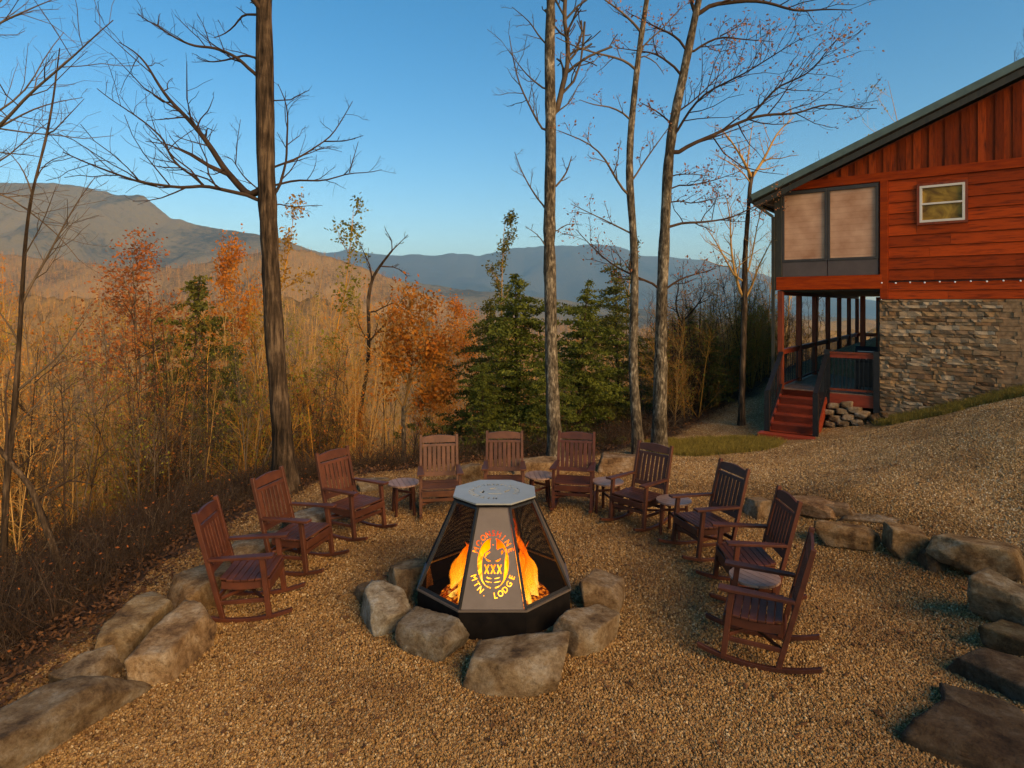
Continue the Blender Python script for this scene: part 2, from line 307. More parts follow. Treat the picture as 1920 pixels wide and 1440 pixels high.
# ------------------------------------------------------------------ terrain
EDGE = [(-3.7, -9), (-4.0, 4), (-3.9, 9), (-3.3, 11.2), (-1.0, 12.6), (2.2, 13.7), (3.6, 15.2), (4.9, 16.6), (6.4, 18.4), (10, 21.5), (20, 24), (60, 29), (160, 40)]
def seg_dist(x, y):
    best = np.full(np.shape(x), 1e9); 
    for (ax, ay), (bx, by) in zip(EDGE[:-1], EDGE[1:]):
        dx, dy = bx-ax, by-ay; t = np.clip(((x-ax)*dx+(y-ay)*dy)/(dx*dx+dy*dy), 0, 1)
        best = np.minimum(best, np.hypot(x-ax-t*dx, y-ay-t*dy))
    return best
def outside(x, y):
    """signed distance past the rim of the level ground (positive on the forest side)"""
    ys = np.array([p[1] for p in EDGE]); xs = np.array([p[0] for p in EDGE])
    xe = np.interp(y, ys, xs); xe = np.where(y > 40, 400.0, xe)
    d = seg_dist(x, y); return np.where(x < xe, d, -d)
CP = [(0,6.6,0),(0,2,0),(0,-4,0),(-3,3.5,0),(-3.6,8,0),(-2.8,10.8,0),(-0.6,12,-.05),(2,12.7,-.1),(3.2,14.3,-.15),(0,9.5,0),(3.0,8.5,0),(3.0,5,0),(2.6,2.5,0),(2.2,-1,0),
      (-2,5,0),(3.7,9.9,0.0),(4.4,11.5,0.05),(4.0,8.6,0),(4.6,7.7,0),(4.9,7.0,0),(4.5,6.0,0),(4.0,5.0,0.02),(3.2,3.9,0.02),(4.46,9.1,.26),(5.47,9.6,.45),(5.42,8.2,.36),(6.18,7.6,.36),(7.3,9.0,.98),(5.95,14.4,.05),(6.6,15.8,.1),(8.42,14.4,.46),(10.46,12.86,1.40),(8.95,11.0,1.33),(6.0,10.6,.38),(5.5,12.3,.12),(5.9,6.2,.45),(5.4,4.9,.5),(4.6,3.4,.5),(4.2,2.2,.6),(4.2,0,.6),
      (7,5,1.3),(7,1,1.4),(10,8,1.9),(12,4,2.6),(12,-4,2.8),(13,11,2.4),(16,16,3.4),(12,19,2.0),(9,19,.8),(16,24,2.5)]
_cp = np.array([(a, b, c) for a, b, c in CP], float)
def _phi(r): return np.where(r > 1e-6, r*r*np.log(r+1e-9), 0)
def _solve():
    n = len(_cp); K = _phi(np.hypot(_cp[:, None, 0]-_cp[None, :, 0], _cp[:, None, 1]-_cp[None, :, 1]))+np.eye(n)*0.3
    P = np.c_[np.ones(n), _cp[:, :2]]; A = np.block([[K, P], [P.T, np.zeros((3, 3))]]); return np.linalg.solve(A, np.r_[_cp[:, 2], 0, 0, 0])
_w = _solve()
def tps(x, y):
    x = np.clip(x, -5, 17); y = np.clip(y, -6, 25); s = _w[-3]+_w[-2]*x+_w[-1]*y
    for i in range(len(_cp)): s = s+_w[i]*_phi(np.hypot(x-_cp[i, 0], y-_cp[i, 1]))
    return s
def ground(x, y):
    x = np.asarray(x, float); y = np.asarray(y, float)
    e = outside(x, y); z = tps(x, y)
    flat = 1-sstep(3.0, 4.3, np.hypot(x+0.1, y-6.4)); z = z*(1-flat)
    z = z+0.12*np.clip(x-16, 0, 100)*sstep(13, 24, x)*(1-sstep(14, 48, y))
    eo = np.clip(e, 0, None); drop = 0.52*eo*eo/(eo+2.0); drop = np.where(eo > 60, 30.2+(eo-60)*0.36, drop); drop = np.minimum(drop, 150)
    z = z*np.exp(-eo/25)-drop
    out = sstep(0.3, 4, e); z = z+out*(0.6*fbm(x*0.25, y*0.25, 4, 3)+2.2*fbm(x*0.03, y*0.03, 3, 7)*sstep(10, 60, e))
    z = z+0.035*fbm(x*0.9, y*0.9, 4, 5)*(1-out)
    return z
def gz(x, y): return float(ground(np.array([x]), np.array([y]))[0])
def axis(segs):
    out = []
    for a, b, n in segs: out += list(np.linspace(a, b, n, endpoint=False))
    out.append(segs[-1][1]); return np.array(out)
gx = axis([(-420, -60, 46), (-60, -8, 90), (-8, 14, 190), (14, 60, 60), (60, 300, 40)])
gy = axis([(-60, -4, 24), (-4, 20, 200), (20, 80, 130), (80, 560, 70)])
GX, GY = np.meshgrid(gx, gy); GZ = ground(GX, GY)
V = np.stack([GX, GY, GZ], -1).reshape(-1, 3); nx, ny = len(gx), len(gy)
idx = np.arange(nx*ny).reshape(ny, nx); Fq = np.stack([idx[:-1, :-1], idx[:-1, 1:], idx[1:, 1:], idx[1:, :-1]], -1).reshape(-1, 4)
def groundmat():
    m, t, b = mat('gravel_and_forest_floor'); v = coord(t, 'Object')
    vo = N(t, 'ShaderNodeTexVoronoi', Scale=42.0); vo2 = N(t, 'ShaderNodeTexVoronoi', Scale=42.0); t.links.new(v, vo.inputs['Vector']); t.links.new(v, vo2.inputs['Vector']); vo2.feature = 'DISTANCE_TO_EDGE'
    sp = t.nodes.new('ShaderNodeSeparateColor'); t.links.new(vo.outputs['Color'], sp.inputs[0])
    r = ramp(t, [(0.0, (0.14, 0.06, 0.02)), (0.25, (0.29, 0.15, 0.05)), (0.5, (0.38, 0.215, 0.075)), (0.75, (0.27, 0.13, 0.042)), (0.9, (0.46, 0.30, 0.13)), (1.0, (0.58, 0.44, 0.25))], sp.outputs[0])
    n = N(t, 'ShaderNodeTexNoise', Scale=1.1, Detail=6); t.links.new(v, n.inputs['Vector']); pr = ramp(t, [(0.35, (0.72, 0.66, 0.58)), (0.65, (1.05, 1.02, 1.0))], n.outputs[0])
    mx = N(t, 'ShaderNodeMix', _data_type='RGBA', _blend_type='MULTIPLY'); mx.inputs[0].default_value = 1; t.links.new(r.outputs[0], mx.inputs[6]); t.links.new(pr.outputs[0], mx.inputs[7])
    er = ramp(t, [(0.0, (0.25, 0.25, 0.25)), (0.12, (1, 1, 1))], vo2.outputs['Distance'])
    mx2 = N(t, 'ShaderNodeMix', _data_type='RGBA', _blend_type='MULTIPLY'); mx2.inputs[0].default_value = 0.8; t.links.new(mx.outputs[2], mx2.inputs[6]); t.links.new(er.outputs[0], mx2.inputs[7])
    n3 = N(t, 'ShaderNodeTexNoise', Scale=7.0, Detail=9, Roughness=0.75); t.links.new(v, n3.inputs['Vector'])
    lit = ramp(t, [(0.3, (0.022, 0.012, 0.006)), (0.5, (0.075, 0.038, 0.017)), (0.7, (0.17, 0.09, 0.04))], n3.outputs[0])
    at_ = t.nodes.new('ShaderNodeAttribute'); at_.attribute_name = 'litter'
    ab = t.nodes.new('ShaderNodeAttribute'); ab.attribute_name = 'bank'; pale = N(t, 'ShaderNodeMix', _data_type='RGBA', _blend_type='MULTIPLY'); t.links.new(ab.outputs['Fac'], pale.inputs[0]); t.links.new(mx2.outputs[2], pale.inputs[6]); pale.inputs[7].default_value = (1.5, 1.65, 1.95, 1)
    gm = N(t, 'ShaderNodeMix', _data_type='RGBA'); t.links.new(at_.outputs['Fac'], gm.inputs[0]); t.links.new(pale.outputs[2], gm.inputs[6]); t.links.new(lit.outputs[0], gm.inputs[7])
    ag = t.nodes.new('ShaderNodeAttribute'); ag.attribute_name = 'turf'
    gr = ramp(t, [(0.3, (0.10, 0.07, 0.02)), (0.7, (0.24, 0.18, 0.05))], n3.outputs[0])
    gm2 = N(t, 'ShaderNodeMix', _data_type='RGBA'); t.links.new(ag.outputs['Fac'], gm2.inputs[0]); t.links.new(gm.outputs[2], gm2.inputs[6]); t.links.new(gr.outputs[0], gm2.inputs[7])
    t.links.new(gm2.outputs[2], b.inputs['Base Color']); b.inputs['Roughness'].default_value = 0.85; b.inputs['Specular IOR Level'].default_value = 0.2
    mr = N(t, 'ShaderNodeMapRange'); mr.inputs['From Max'].default_value = 0.2; t.links.new(vo2.outputs['Distance'], mr.inputs[0])
    bp = N(t, 'ShaderNodeBump', Strength=0.9, Distance=0.012); t.links.new(mr.outputs[0], bp.inputs['Height'])
    bp2 = N(t, 'ShaderNodeBump', Strength=0.5, Distance=0.04); t.links.new(n3.outputs[0], bp2.inputs['Height']); t.links.new(bp.outputs[0], bp2.inputs['Normal']); t.links.new(bp2.outputs[0], b.inputs['Normal']); return m
M['ground'] = groundmat()
def bank(x, y): r = np.hypot(x-0.0, y-6.5)+0.25*fbm(np.asarray(x)*1.5, np.asarray(y)*1.5, 3, 41); return sstep(5.1, 6.6, r)*sstep(1.2, 3.2, x)
gm_ = mesh_np('ground', V, Fq, [M['ground']], None, True)
E_ = outside(V[:, 0], V[:, 1]); jit = 0.5*fbm(V[:, 0]*1.3, V[:, 1]*1.3, 4, 11)
a = gm_.attributes.new('litter', 'FLOAT', 'POINT'); a.data.foreach_set('value', np.maximum(sstep(-0.25, 0.35, E_+jit), sstep(13, 18, V[:, 0]+jit)).astype(np.float32))
a = gm_.attributes.new('bank', 'FLOAT', 'POINT'); a.data.foreach_set('value', bank(V[:, 0], V[:, 1]).astype(np.float32))
# the cabin's frame: s along the front, t inwards
P0 = (6.61, 15.76); CS, CT = (0.8, -0.6), (0.6, 0.8)
def hw(s, t=0.0): return (P0[0]+CS[0]*s+CT[0]*t, P0[1]+CS[1]*s+CT[1]*t)
def hs(x, y): dx, dy = x-P0[0], y-P0[1]; return dx*CS[0]+dy*CS[1], dx*CT[0]+dy*CT[1]
def S(u, t=0.0):
    k = (u-CX)/F; x0, y0 = P0[0]+CT[0]*t, P0[1]+CT[1]*t; return (k*y0-x0)/(CS[0]-k*CS[1])
def Zs(u, v, t=0.0):
    s = S(u, t); return H-(v-HY)/F*hw(s, t)[1]
def turf(x, y):
    x = np.asarray(x, float); y = np.asarray(y, float); j = 0.35*fbm(x*1.7, y*1.7, 3, 21)
    g1 = 1-sstep(0.72, 1.08, np.hypot((x-4.35)/1.75, (y-14.15+0.12*(x-4.3))/1.15)+j*0.5)
    s, t = hs(x, y); g2 = sstep(2.0, 2.5, s)*(1-sstep(0.55, 0.75, -t+j*0.6-0.13*(s-2)))*sstep(-2, -.5, t)*(1-sstep(0, .3, t))
    return np.maximum(g1, g2)
a = gm_.attributes.new('turf', 'FLOAT', 'POINT'); a.data.foreach_set('value', turf(V[:, 0], V[:, 1]).astype(np.float32))
tag(link('ground', gm_), kind='structure')

# far hills and ranges, each with its own distance and depth
def hillmat(name, cols, scale, bump=0.6, bd=8.0):
    m, t, b = mat(name); v = coord(t, 'Object'); n = N(t, 'ShaderNodeTexNoise', Scale=scale, Detail=8, Roughness=0.72); n2 = N(t, 'ShaderNodeTexNoise', Scale=scale*0.07, Detail=5)
    t.links.new(v, n.inputs['Vector']); t.links.new(v, n2.inputs['Vector'])
    mm = N(t, 'ShaderNodeMath', _operation='MULTIPLY_ADD'); t.links.new(n2.outputs[0], mm.inputs[0]); mm.inputs[1].default_value = 0.7; 
    m3 = N(t, 'ShaderNodeMath', _operation='MULTIPLY'); m3.inputs[1].default_value = 0.65; t.links.new(n.outputs[0], m3.inputs[0]); t.links.new(m3.outputs[0], mm.inputs[2])
    r = ramp(t, [(0.45+0.12*i, c) for i, c in enumerate(cols)], mm.outputs[0]); t.links.new(r.outputs[0], b.inputs['Base Color']); b.inputs['Roughness'].default_value = 1.0; b.inputs['Specular IOR Level'].default_value = 0.0
    bp = N(t, 'ShaderNodeBump', Strength=bump, Distance=bd); t.links.new(n.outputs[0], bp.inputs['Height']); t.links.new(bp.outputs[0], b.inputs['Normal']); return m
def ridge(name, D, crest, zfoot, m, amp=0.25, wave=400, u0=-900, u1=2800, du=7, front=0.45, seed=0, spurs=(), rows=64, crestn=6):
    us = np.arange(u0, u1, du); cu = [c[0] for c in crest]; cv = [c[1] for c in crest]; cv_ = np.interp(us, cu, cv)
    X = (us-CX)/F*D; zc = H-(cv_-HY)/F*D; zc = zc+crestn*fbm(us*0.05, us*0+seed, 4, seed)
    T = np.r_[np.linspace(0, 1, rows), np.linspace(1, 1.5, 8)[1:]]
    XX, TT = np.meshgrid(X, T); YY = D*(1-front*(1-TT)); ZC = np.broadcast_to(zc, XX.shape)
    sh = np.where(TT <= 1, np.clip(TT, 0, 1)**1.5, 1-(TT-1)*1.6)
    YY = YY+0.04*D*fbm(XX/wave, XX*0+seed*1.7, 3, seed+5)*(1-np.clip(TT, 0, 1))
    wx = XX/wave+0.5*fbm(XX/wave*0.7, YY/wave*0.7, 3, seed+9); rdg = 1-2*np.abs(fbm(wx, YY/wave*0.33, 4, seed+1)*1.5)
    hgt = ZC-zfoot; Z = zfoot+hgt*sh+hgt*amp*(rdg-0.6)*np.sin(np.pi*np.clip(TT, 0, 1))**1.6
    for (su, sv, wdt, a_) in spurs:
        sx = (su-CX)/F*D; cxx = sx+(sv-CX)/F*D*(1-np.clip(TT, 0, 1))*0-(1-np.clip(TT, 0, 1))*sv
        Z = Z+hgt*a_*np.exp(-np.abs(XX-cxx)/wdt)*np.sin(np.pi*np.clip(TT, 0, 1)**0.8)
    Z = Z+wave*0.015*fbm(XX/wave*9, YY/wave*9, 4, seed+3)
    V = np.stack([XX, YY, Z], -1).reshape(-1, 3); nr, ncol = XX.shape; idx = np.arange(nr*ncol).reshape(nr, ncol)
    Fq = np.stack([idx[:-1, :-1], idx[:-1, 1:], idx[1:, 1:], idx[1:, :-1]], -1).reshape(-1, 4)
    o = link(name, mesh_np(name, V, Fq, [m], None, True)); tag(o, kind='structure'); return XX, YY, Z
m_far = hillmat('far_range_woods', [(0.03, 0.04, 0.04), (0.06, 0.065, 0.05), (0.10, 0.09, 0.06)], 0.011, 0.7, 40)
m_mtn = hillmat('mountain_woods', [(0.03, 0.03, 0.016), (0.09, 0.072, 0.034), (0.20, 0.15, 0.07)], 0.032, 1.0, 16)
m_mid = hillmat('valley_woods', [(0.06, 0.045, 0.018), (0.17, 0.105, 0.04), (0.30, 0.18, 0.07)], 0.12, 0.9, 6)
ridge('far_mountains', 9000, [(-900, 500), (400, 478), (600, 474), (650, 467), (700, 476), (740, 480), (820, 478), (870, 475), (900, 477), (960, 466), (1030, 461), (1110, 458), (1160, 462), (1200, 478), (1280, 484), (1340, 492), (1400, 507), (1450, 522), (1600, 560), (2800, 620)], -150, m_far, 0.22, 1500, seed=2, front=0.35, crestn=25, spurs=((760, 900, 500, .12), (1050, -700, 600, .15), (1230, 300, 500, .1)))
ridge('left_mountain', 3600, [(-900, 420), (-300, 372), (-60, 346), (0, 342), (100, 343), (170, 352), (215, 364), (270, 367), (300, 393), (320, 408), (380, 424), (450, 434), (530, 449), (590, 470), (660, 498), (740, 525), (860, 541), (940, 548), (1050, 562), (1200, 580), (1700, 600), (2800, 640)], -150, m_mtn, 0.27, 420, seed=11, front=0.5, du=5, rows=120, spurs=((268, 160, 130, .2), (60, 300, 160, .10), (470, -60, 120, .12), (-150, 200, 200, .1)))
C1 = ridge('middle_hills', 1500, [(-900, 520), (-200, 488), (0, 476), (120, 486), (200, 498), (330, 503), (430, 484), (500, 468), (560, 466), (640, 487), (720, 518), (800, 552), (870, 580), (950, 600), (1200, 615), (1500, 600), (2800, 600)], -150, m_mid, 0.22, 180, seed=21, front=0.5, rows=70)
C2 = ridge('near_hills', 620, [(-900, 590), (-200, 560), (0, 548), (200, 560), (330, 566), (500, 556), (620, 566), (700, 590), (800, 615), (1000, 640), (1300, 640), (1600, 620), (2800, 600)], -120, m_mid, 0.2, 90, seed=31, front=0.5, rows=60)

# ------------------------------------------------------------------ scatter (stuff)
hid = bpy.data.collections.new('scatter_sources')
def scatter(name, pts, meshes, smin, smax, seed=0, tilt=0.15, full=False, flat=False, label=None):
    me = bpy.data.meshes.new(name); me.vertices.add(len(pts)); me.vertices.foreach_set('co', np.asarray(pts, np.float32).ravel()); me.update()
    o = link(name, me); tag(o, label, None, None, 'stuff')
    c = bpy.data.collections.new(name+'_src')
    for i, m in enumerate(meshes):
        q = bpy.data.objects.new('%s_piece' % name, m); c.objects.link(q)
    g = bpy.data.node_groups.new(name, 'GeometryNodeTree'); g.interface.new_socket('Geometry', in_out='INPUT', socket_type='NodeSocketGeometry'); g.interface.new_socket('Geometry', in_out='OUTPUT', socket_type='NodeSocketGeometry')
    gi = g.nodes.new('NodeGroupInput'); go = g.nodes.new('NodeGroupOutput'); mp = g.nodes.new('GeometryNodeMeshToPoints'); ip = g.nodes.new('GeometryNodeInstanceOnPoints')
    ci = g.nodes.new('GeometryNodeCollectionInfo'); ci.inputs[0].default_value = c; ci.inputs[1].default_value = True; ci.inputs[2].default_value = True
    g.links.new(gi.outputs[0], mp.inputs[0]); g.links.new(mp.outputs[0], ip.inputs['Points']); g.links.new(ci.outputs[0], ip.inputs['Instance'])
    ip.inputs['Pick Instance'].default_value = True
    ri = g.nodes.new('FunctionNodeRandomValue'); ri.data_type = 'INT'; ri.inputs['Seed'].default_value = seed
    for s_ in ri.inputs:
        if s_.name == 'Max' and s_.type == 'INT': s_.default_value = len(meshes)-1
        if s_.name == 'Min' and s_.type == 'INT': s_.default_value = 0
    io = [s_ for s_ in ri.outputs if s_.type == 'INT'][0]; g.links.new(io, ip.inputs['Instance Index'])
    rv = g.nodes.new('FunctionNodeRandomValue'); rv.data_type = 'FLOAT_VECTOR'; rv.inputs['Seed'].default_value = seed+1
    tv = (6.28, 6.28, 6.28) if full else (tilt, tilt, 6.28)
    vs = [s_ for s_ in rv.inputs if s_.type == 'VECTOR']; vs[0].default_value = (0, 0, 0) if full else (-tilt, -tilt, 0); vs[1].default_value = tv
    g.links.new([s_ for s_ in rv.outputs if s_.type == 'VECTOR'][0], ip.inputs['Rotation'])
    rs = g.nodes.new('FunctionNodeRandomValue'); rs.data_type = 'FLOAT'; rs.inputs['Seed'].default_value = seed+2
    fs = [s_ for s_ in rs.inputs if s_.type == 'VALUE']; fs[0].default_value = smin; fs[1].default_value = smax
    g.links.new([s_ for s_ in rs.outputs if s_.type == 'VALUE'][0], ip.inputs['Scale']); g.links.new(ip.outputs[0], go.inputs[0])
    md = o.modifiers.new('scatter', 'NODES'); md.node_group = g; return o
rs = np.random.RandomState(5)
# gravel stones
def _pm():
    m = M['pebble']; t = m.node_tree; b = t.nodes['Principled BSDF']; l = b.inputs['Base Color'].links[0].from_socket
    oi = t.nodes.new('ShaderNodeObjectInfo'); n = N(t, 'ShaderNodeTexNoise', Scale=0.9, Detail=5, Roughness=0.6); t.links.new(oi.outputs['Location'], n.inputs['Vector'])
    r = ramp(t, [(0.36, (0.66, 0.60, 0.54)), (0.5, (0.97, 0.95, 0.92)), (0.66, (1.12, 1.1, 1.08))], n.outputs[0]); mx = N(t, 'ShaderNodeMix', _data_type='RGBA', _blend_type='MULTIPLY'); mx.inputs[0].default_value = 1
    t.links.new(l, mx.inputs[6]); t.links.new(r.outputs[0], mx.inputs[7]); t.links.new(mx.outputs[2], b.inputs['Base Color'])
_pm()
def _pale():
    m = M['pebble'].copy(); m.name = 'pale_bank_gravel'; t = m.node_tree; b = t.nodes['Principled BSDF']; l = b.inputs['Base Color'].links[0].from_socket
    mx = N(t, 'ShaderNodeMix', _data_type='RGBA', _blend_type='MULTIPLY'); mx.inputs[0].default_value = 1; mx.inputs[7].default_value = (1.4, 1.55, 1.85, 1); t.links.new(l, mx.inputs[6]); t.links.new(mx.outputs[2], b.inputs['Base Color']); M['pebble_pale'] = m
_pale()
def pebble(seed, mk='pebble'):
    bm = bmesh.new(); bmesh.ops.create_icosphere(bm, subdivisions=1, radius=1); q = random.Random(seed)
    for v in bm.verts: v.co *= q.uniform(0.75, 1.15)
    for v in bm.verts: v.co = Vector((v.co.x*1.25, v.co.y*0.9, v.co.z*0.62))
    me = bpy.data.meshes.new('pebble'); bm.to_mesh(me); bm.free(); me.materials.append(M[mk]); return me
n = 480000; yy = 3.2+(13.5-3.2)*rs.rand(n)**1.5; half = 0.9*yy+0.3; xx = (rs.rand(n)*2-1)*half
keep = (xx > -4.6) & (outside(xx, yy) < 0.12+0.5*fbm(xx*1.3, yy*1.3, 3, 11)) & (turf(xx, yy) < 0.5); xx, yy = xx[keep], yy[keep]
kb = bank(xx, yy) > rs.rand(len(xx)); zz_ = ground(xx, yy)+0.003
scatter('gravel', np.c_[xx, yy, zz_][~kb], [pebble(i) for i in range(6)], 0.005, 0.0155, 3, full=True, label='tan pea gravel covering the fire pit patio')
scatter('bank_gravel', np.c_[xx, yy, zz_][kb], [pebble(i, 'pebble_pale') for i in range(6)], 0.005, 0.014, 4, full=True, label='paler pinkish tan gravel on the bank rising to the cabin')
# grass
def tuft(seed, hh=0.1, nb=14, mt=None):
    q = random.Random(seed); V = []; Fq = []
    for i in range(nb):
        x, y = q.gauss(0, 0.05), q.gauss(0, 0.05); a = q.uniform(0, 6.28); l = q.uniform(0.2, 0.8)*hh; h = hh*q.uniform(0.6, 1.3); w_ = 0.004; k = len(V)
        V += [(x-w_*math.sin(a), y+w_*math.cos(a), -0.01), (x+w_*math.sin(a), y-w_*math.cos(a), -0.01), (x+l*math.cos(a), y+l*math.sin(a), h), (x+l*math.cos(a)*.9, y+l*math.sin(a)*.9, h*.98)]; Fq.append((k, k+1, k+2, k+3))
    return mesh_np('tuft', V, Fq, [mt or M['grassb']])
n = 60000; xx = rs.uniform(2, 14, n); yy = rs.uniform(9, 16.5, n); k = turf(xx, yy) > 0.5+0.3*rs.rand(n); s_, t_ = hs(xx, yy); k &= ~((t_ > -.03) & (s_ > 0.0)); xx, yy = xx[k], yy[k]
scatter('grass', np.c_[xx, yy, ground(xx, yy)], [tuft(i) for i in range(5)], 0.5, 1.1, 7, label='patchy yellow green grass by the cabin steps')

# ------------------------------------------------------------------ rocking chairs
def boxpart(name, c, d, rot=None, m='chair', bevel=0.004): return (name, MB().box(c, d, rot).mesh(name, M[m], bevel))
def beampart(name, a, b, wx, wy, up=(0, 0, 1), m='chair', bevel=0.004): return (name, MB().beam(a, b, wx, wy, up).mesh(name, M[m], bevel))
def rocking_chair_parts():
    P = []
    for s in (-1, 1):
        x = s*0.285
        ys = [-0.50+0.99*i/12 for i in range(13)]; lo = [(y, (y*y)/(2*1.45)) for y in ys]; hi = [(y, z+0.038) for y, z in lo]
        P.append(('rocker', MB().strip(lo, hi, x-0.02, x+0.02).mesh('rocker', M['chair'], 0.003)))
        P.append(beampart('leg', (x, 0.27, 0.05), (x, 0.20, 0.625), 0.045, 0.05))
        P.append(beampart('back_post', (x*0.98, -0.17, 0.035), (x*0.98, -0.44, 1.08), 0.042, 0.045))
        # arm: a flat paddle wider at the front
        am = MB().prism([(x-0.05*1, 0.31), (x+0.05, 0.31), (x+0.052, 0.22), (x+0.032, -0.30), (x-0.032, -0.30), (x-0.052, 0.22)], 0, 0.026, lambda a, b, z: (a, b, z+0.618+0.03*b))
        P.append(('arm', am.mesh('arm', M['chair'], 0.003)))
        ya = [0.25-0.44*i/8 for i in range(9)]; sag = lambda y: 0.415+0.22*(y-0.02)*(y-0.02)*1.6-0.02
        P.append(('seat_rail', MB().strip([(y, sag(y)-0.085) for y in ya], [(y, sag(y)-0.012) for y in ya], x*0.9-0.012, x*0.9+0.012).mesh('seat_rail', M['chair'])))
        P.append(beampart('stretcher', (x, 0.245, 0.21), (x, -0.205, 0.195), 0.022, 0.04))
    sag = lambda y: 0.405+0.35*(y-0.02)**2
    for i in range(7):
        y0 = 0.265-0.068*i; y1 = y0-0.063; wd = 0.59 if 0 < i < 6 else 0.535
        P.append(beampart('seat_slat', (-wd/2, (y0+y1)/2, (sag(y0)+sag(y1))/2), (wd/2, (y0+y1)/2, (sag(y0)+sag(y1))/2), 0.063, 0.021, (0, (y1-y0)*-1*0+(sag(y0)-sag(y1))*-1/abs(y0-y1), 1)))
    P.append(boxpart('apron', (0, 0.262, 0.355), (0.54, 0.024, 0.085)))
    bk = lambda z: -0.17-0.27*(z-0.035)/1.045
    def rail(name, z0, z1, arch=0):
        m = MB(); n = 10; lo = []; 
        for i in range(n):
            xa, xb = -0.262+0.524*i/n, -0.262+0.524*(i+1)/n; za = z1+arch*math.cos(xa/0.262*math.pi/2); zb = z1+arch*math.cos(xb/0.262*math.pi/2); k = len(m.v)
            for yo in (-0.011, 0.013):
                for xx_, zz_ in ((xa, z0), (xb, z0), (xb, zb), (xa, za)): m.v.append((xx_, bk(zz_)+yo, zz_))
            m.f += [(k, k+1, k+2, k+3), (k+7, k+6, k+5, k+4), (k+3, k+2, k+6, k+7), (k, k+4, k+5, k+1)]
            if i == 0: m.f.append((k, k+3, k+7, k+4))
            if i == n-1: m.f.append((k+1, k+5, k+6, k+2))
        bm_ = m.mesh(name, M['chair']); return (name, bm_)
    P.append(rail('crest_rail', 0.962, 1.045, 0.028)); P.append(rail('upper_rail', 0.905, 0.940)); P.append(rail('lower_rail', 0.475, 0.535))
    for i in range(7):
        x = (i-3)*0.0715; P.append(beampart('back_slat', (x, bk(0.53), 0.53), (x, bk(0.91), 0.91), 0.056, 0.014, (0, 1, 0)))
    P.append(beampart('stretcher', (-0.27, 0.235, 0.26), (0.27, 0.235, 0.26), 0.022, 0.045))
    P.append(beampart('stretcher', (-0.27, -0.22, 0.24), (0.27, -0.22, 0.24), 0.022, 0.045))
    P.append(beampart('cross_brace', (-0.27, 0.225, 0.235), (0.27, -0.19, 0.235), 0.02, 0.032)); P.append(beampart('cross_brace', (0.27, 0.225, 0.20), (-0.27, -0.19, 0.20), 0.02, 0.032))
    return P
CHP = rocking_chair_parts()
def ground_obj(o, x, y, rz, dz=0.0):
    o.location = (x, y, gz(x, y)+dz); o.rotation_euler = (0, 0, rz)
chairs = [(-2.69, 6.46, (.99, .10), 'reddish brown rocking chair at the near left end of the ring, beside a tan boulder'),
 (-2.54, 7.52, (.96, -.24), 'brown rocking chair in front of the thick dark tree trunk, second in the left row'),
 (-2.14, 8.58, (.85, -.50), 'brown rocking chair left of the first small round table, third in the left row'),
 (-1.08, 9.42, (.15, -.98), 'weathered brown rocking chair facing the camera, beside a small table and a round boulder'),
 (-0.12, 9.68, (0, -1), 'rocking chair directly behind the lid of the steel fire pit'),
 (0.95, 9.68, (-.2, -.97), 'rocking chair between two small tables, in front of the pale trunk with two stems'),
 (1.80, 9.00, (-.72, -.68), 'rocking chair in front of the long dark boulder by the white barked trees'),
 (2.42, 7.92, (-.95, -.28), 'rocking chair right of the slatted table, with open gravel behind its back'),
 (2.55, 6.80, (-.995, .04), 'rocking chair half hidden behind the nearest right hand chair and its table'),
 (2.20, 5.62, (-.93, .42), 'rocking chair nearest the camera on the right, seen from the side with long runners')]
CHV = [(1.05, 1, .95), (.95, 1, 1), (1.1, 1.15, 1.15), (1.25, 1.6, 1.5), (1.1, 1.3, 1.2), (.9, .85, .85), (1, 1.1, 1.1), (.92, .95, 1), (1, .9, .9), (.85, .85, .9)]
for x, y, f, lab in chairs:
    o = empty('rocking_chair'); ground_obj(o, x, y, math.atan2(f[1], f[0])-math.pi/2, 0.0)
    tag(o, lab, 'rocking chair', 'rocking chairs around the fire pit')
    cv = CHV[len(CHV)-len(chairs)+chairs.index((x, y, f, lab))] if 0 else CHV[chairs.index((x, y, f, lab))]
    for nm, me in CHP: q_ = link(nm, me, o); q_.color = (*cv, 1)

# small round side tables
def table_parts():
    P = []; rr = 0.235
    for i in range(6):
        xa = -rr+2*rr*i/6+0.003; xb = -rr+2*rr*(i+1)/6-0.003; poly = []
        for j in range(7):
            x = xa+(xb-xa)*j/6; poly.append((x, -math.sqrt(max(rr*rr-x*x, 0.0004))))
        poly += [(p[0], -p[1]) for p in reversed(poly)]
        P.append(('table_slat', MB().prism(poly, 0.452, 0.474).mesh('table_slat', M['tabletop'])))
    for a in (45, 135, 225, 315):
        c, s_ = math.cos(R(a)), math.sin(R(a)); P.append(beampart('leg', (0.19*c, 0.19*s_, 0), (0.17*c, 0.17*s_, 0.45), 0.034, 0.034))
    for a in (45, 135): c, s_ = math.cos(R(a)), math.sin(R(a)); P.append(beampart('stretcher', (-0.18*c, -0.18*s_, 0.2+0.001*a), (0.18*c, 0.18*s_, 0.2+0.001*a), 0.02, 0.035))
    P.append(boxpart('table_batten', (0, 0, 0.438), (0.40, 0.05, 0.02)))
    return P
TBP = table_parts()
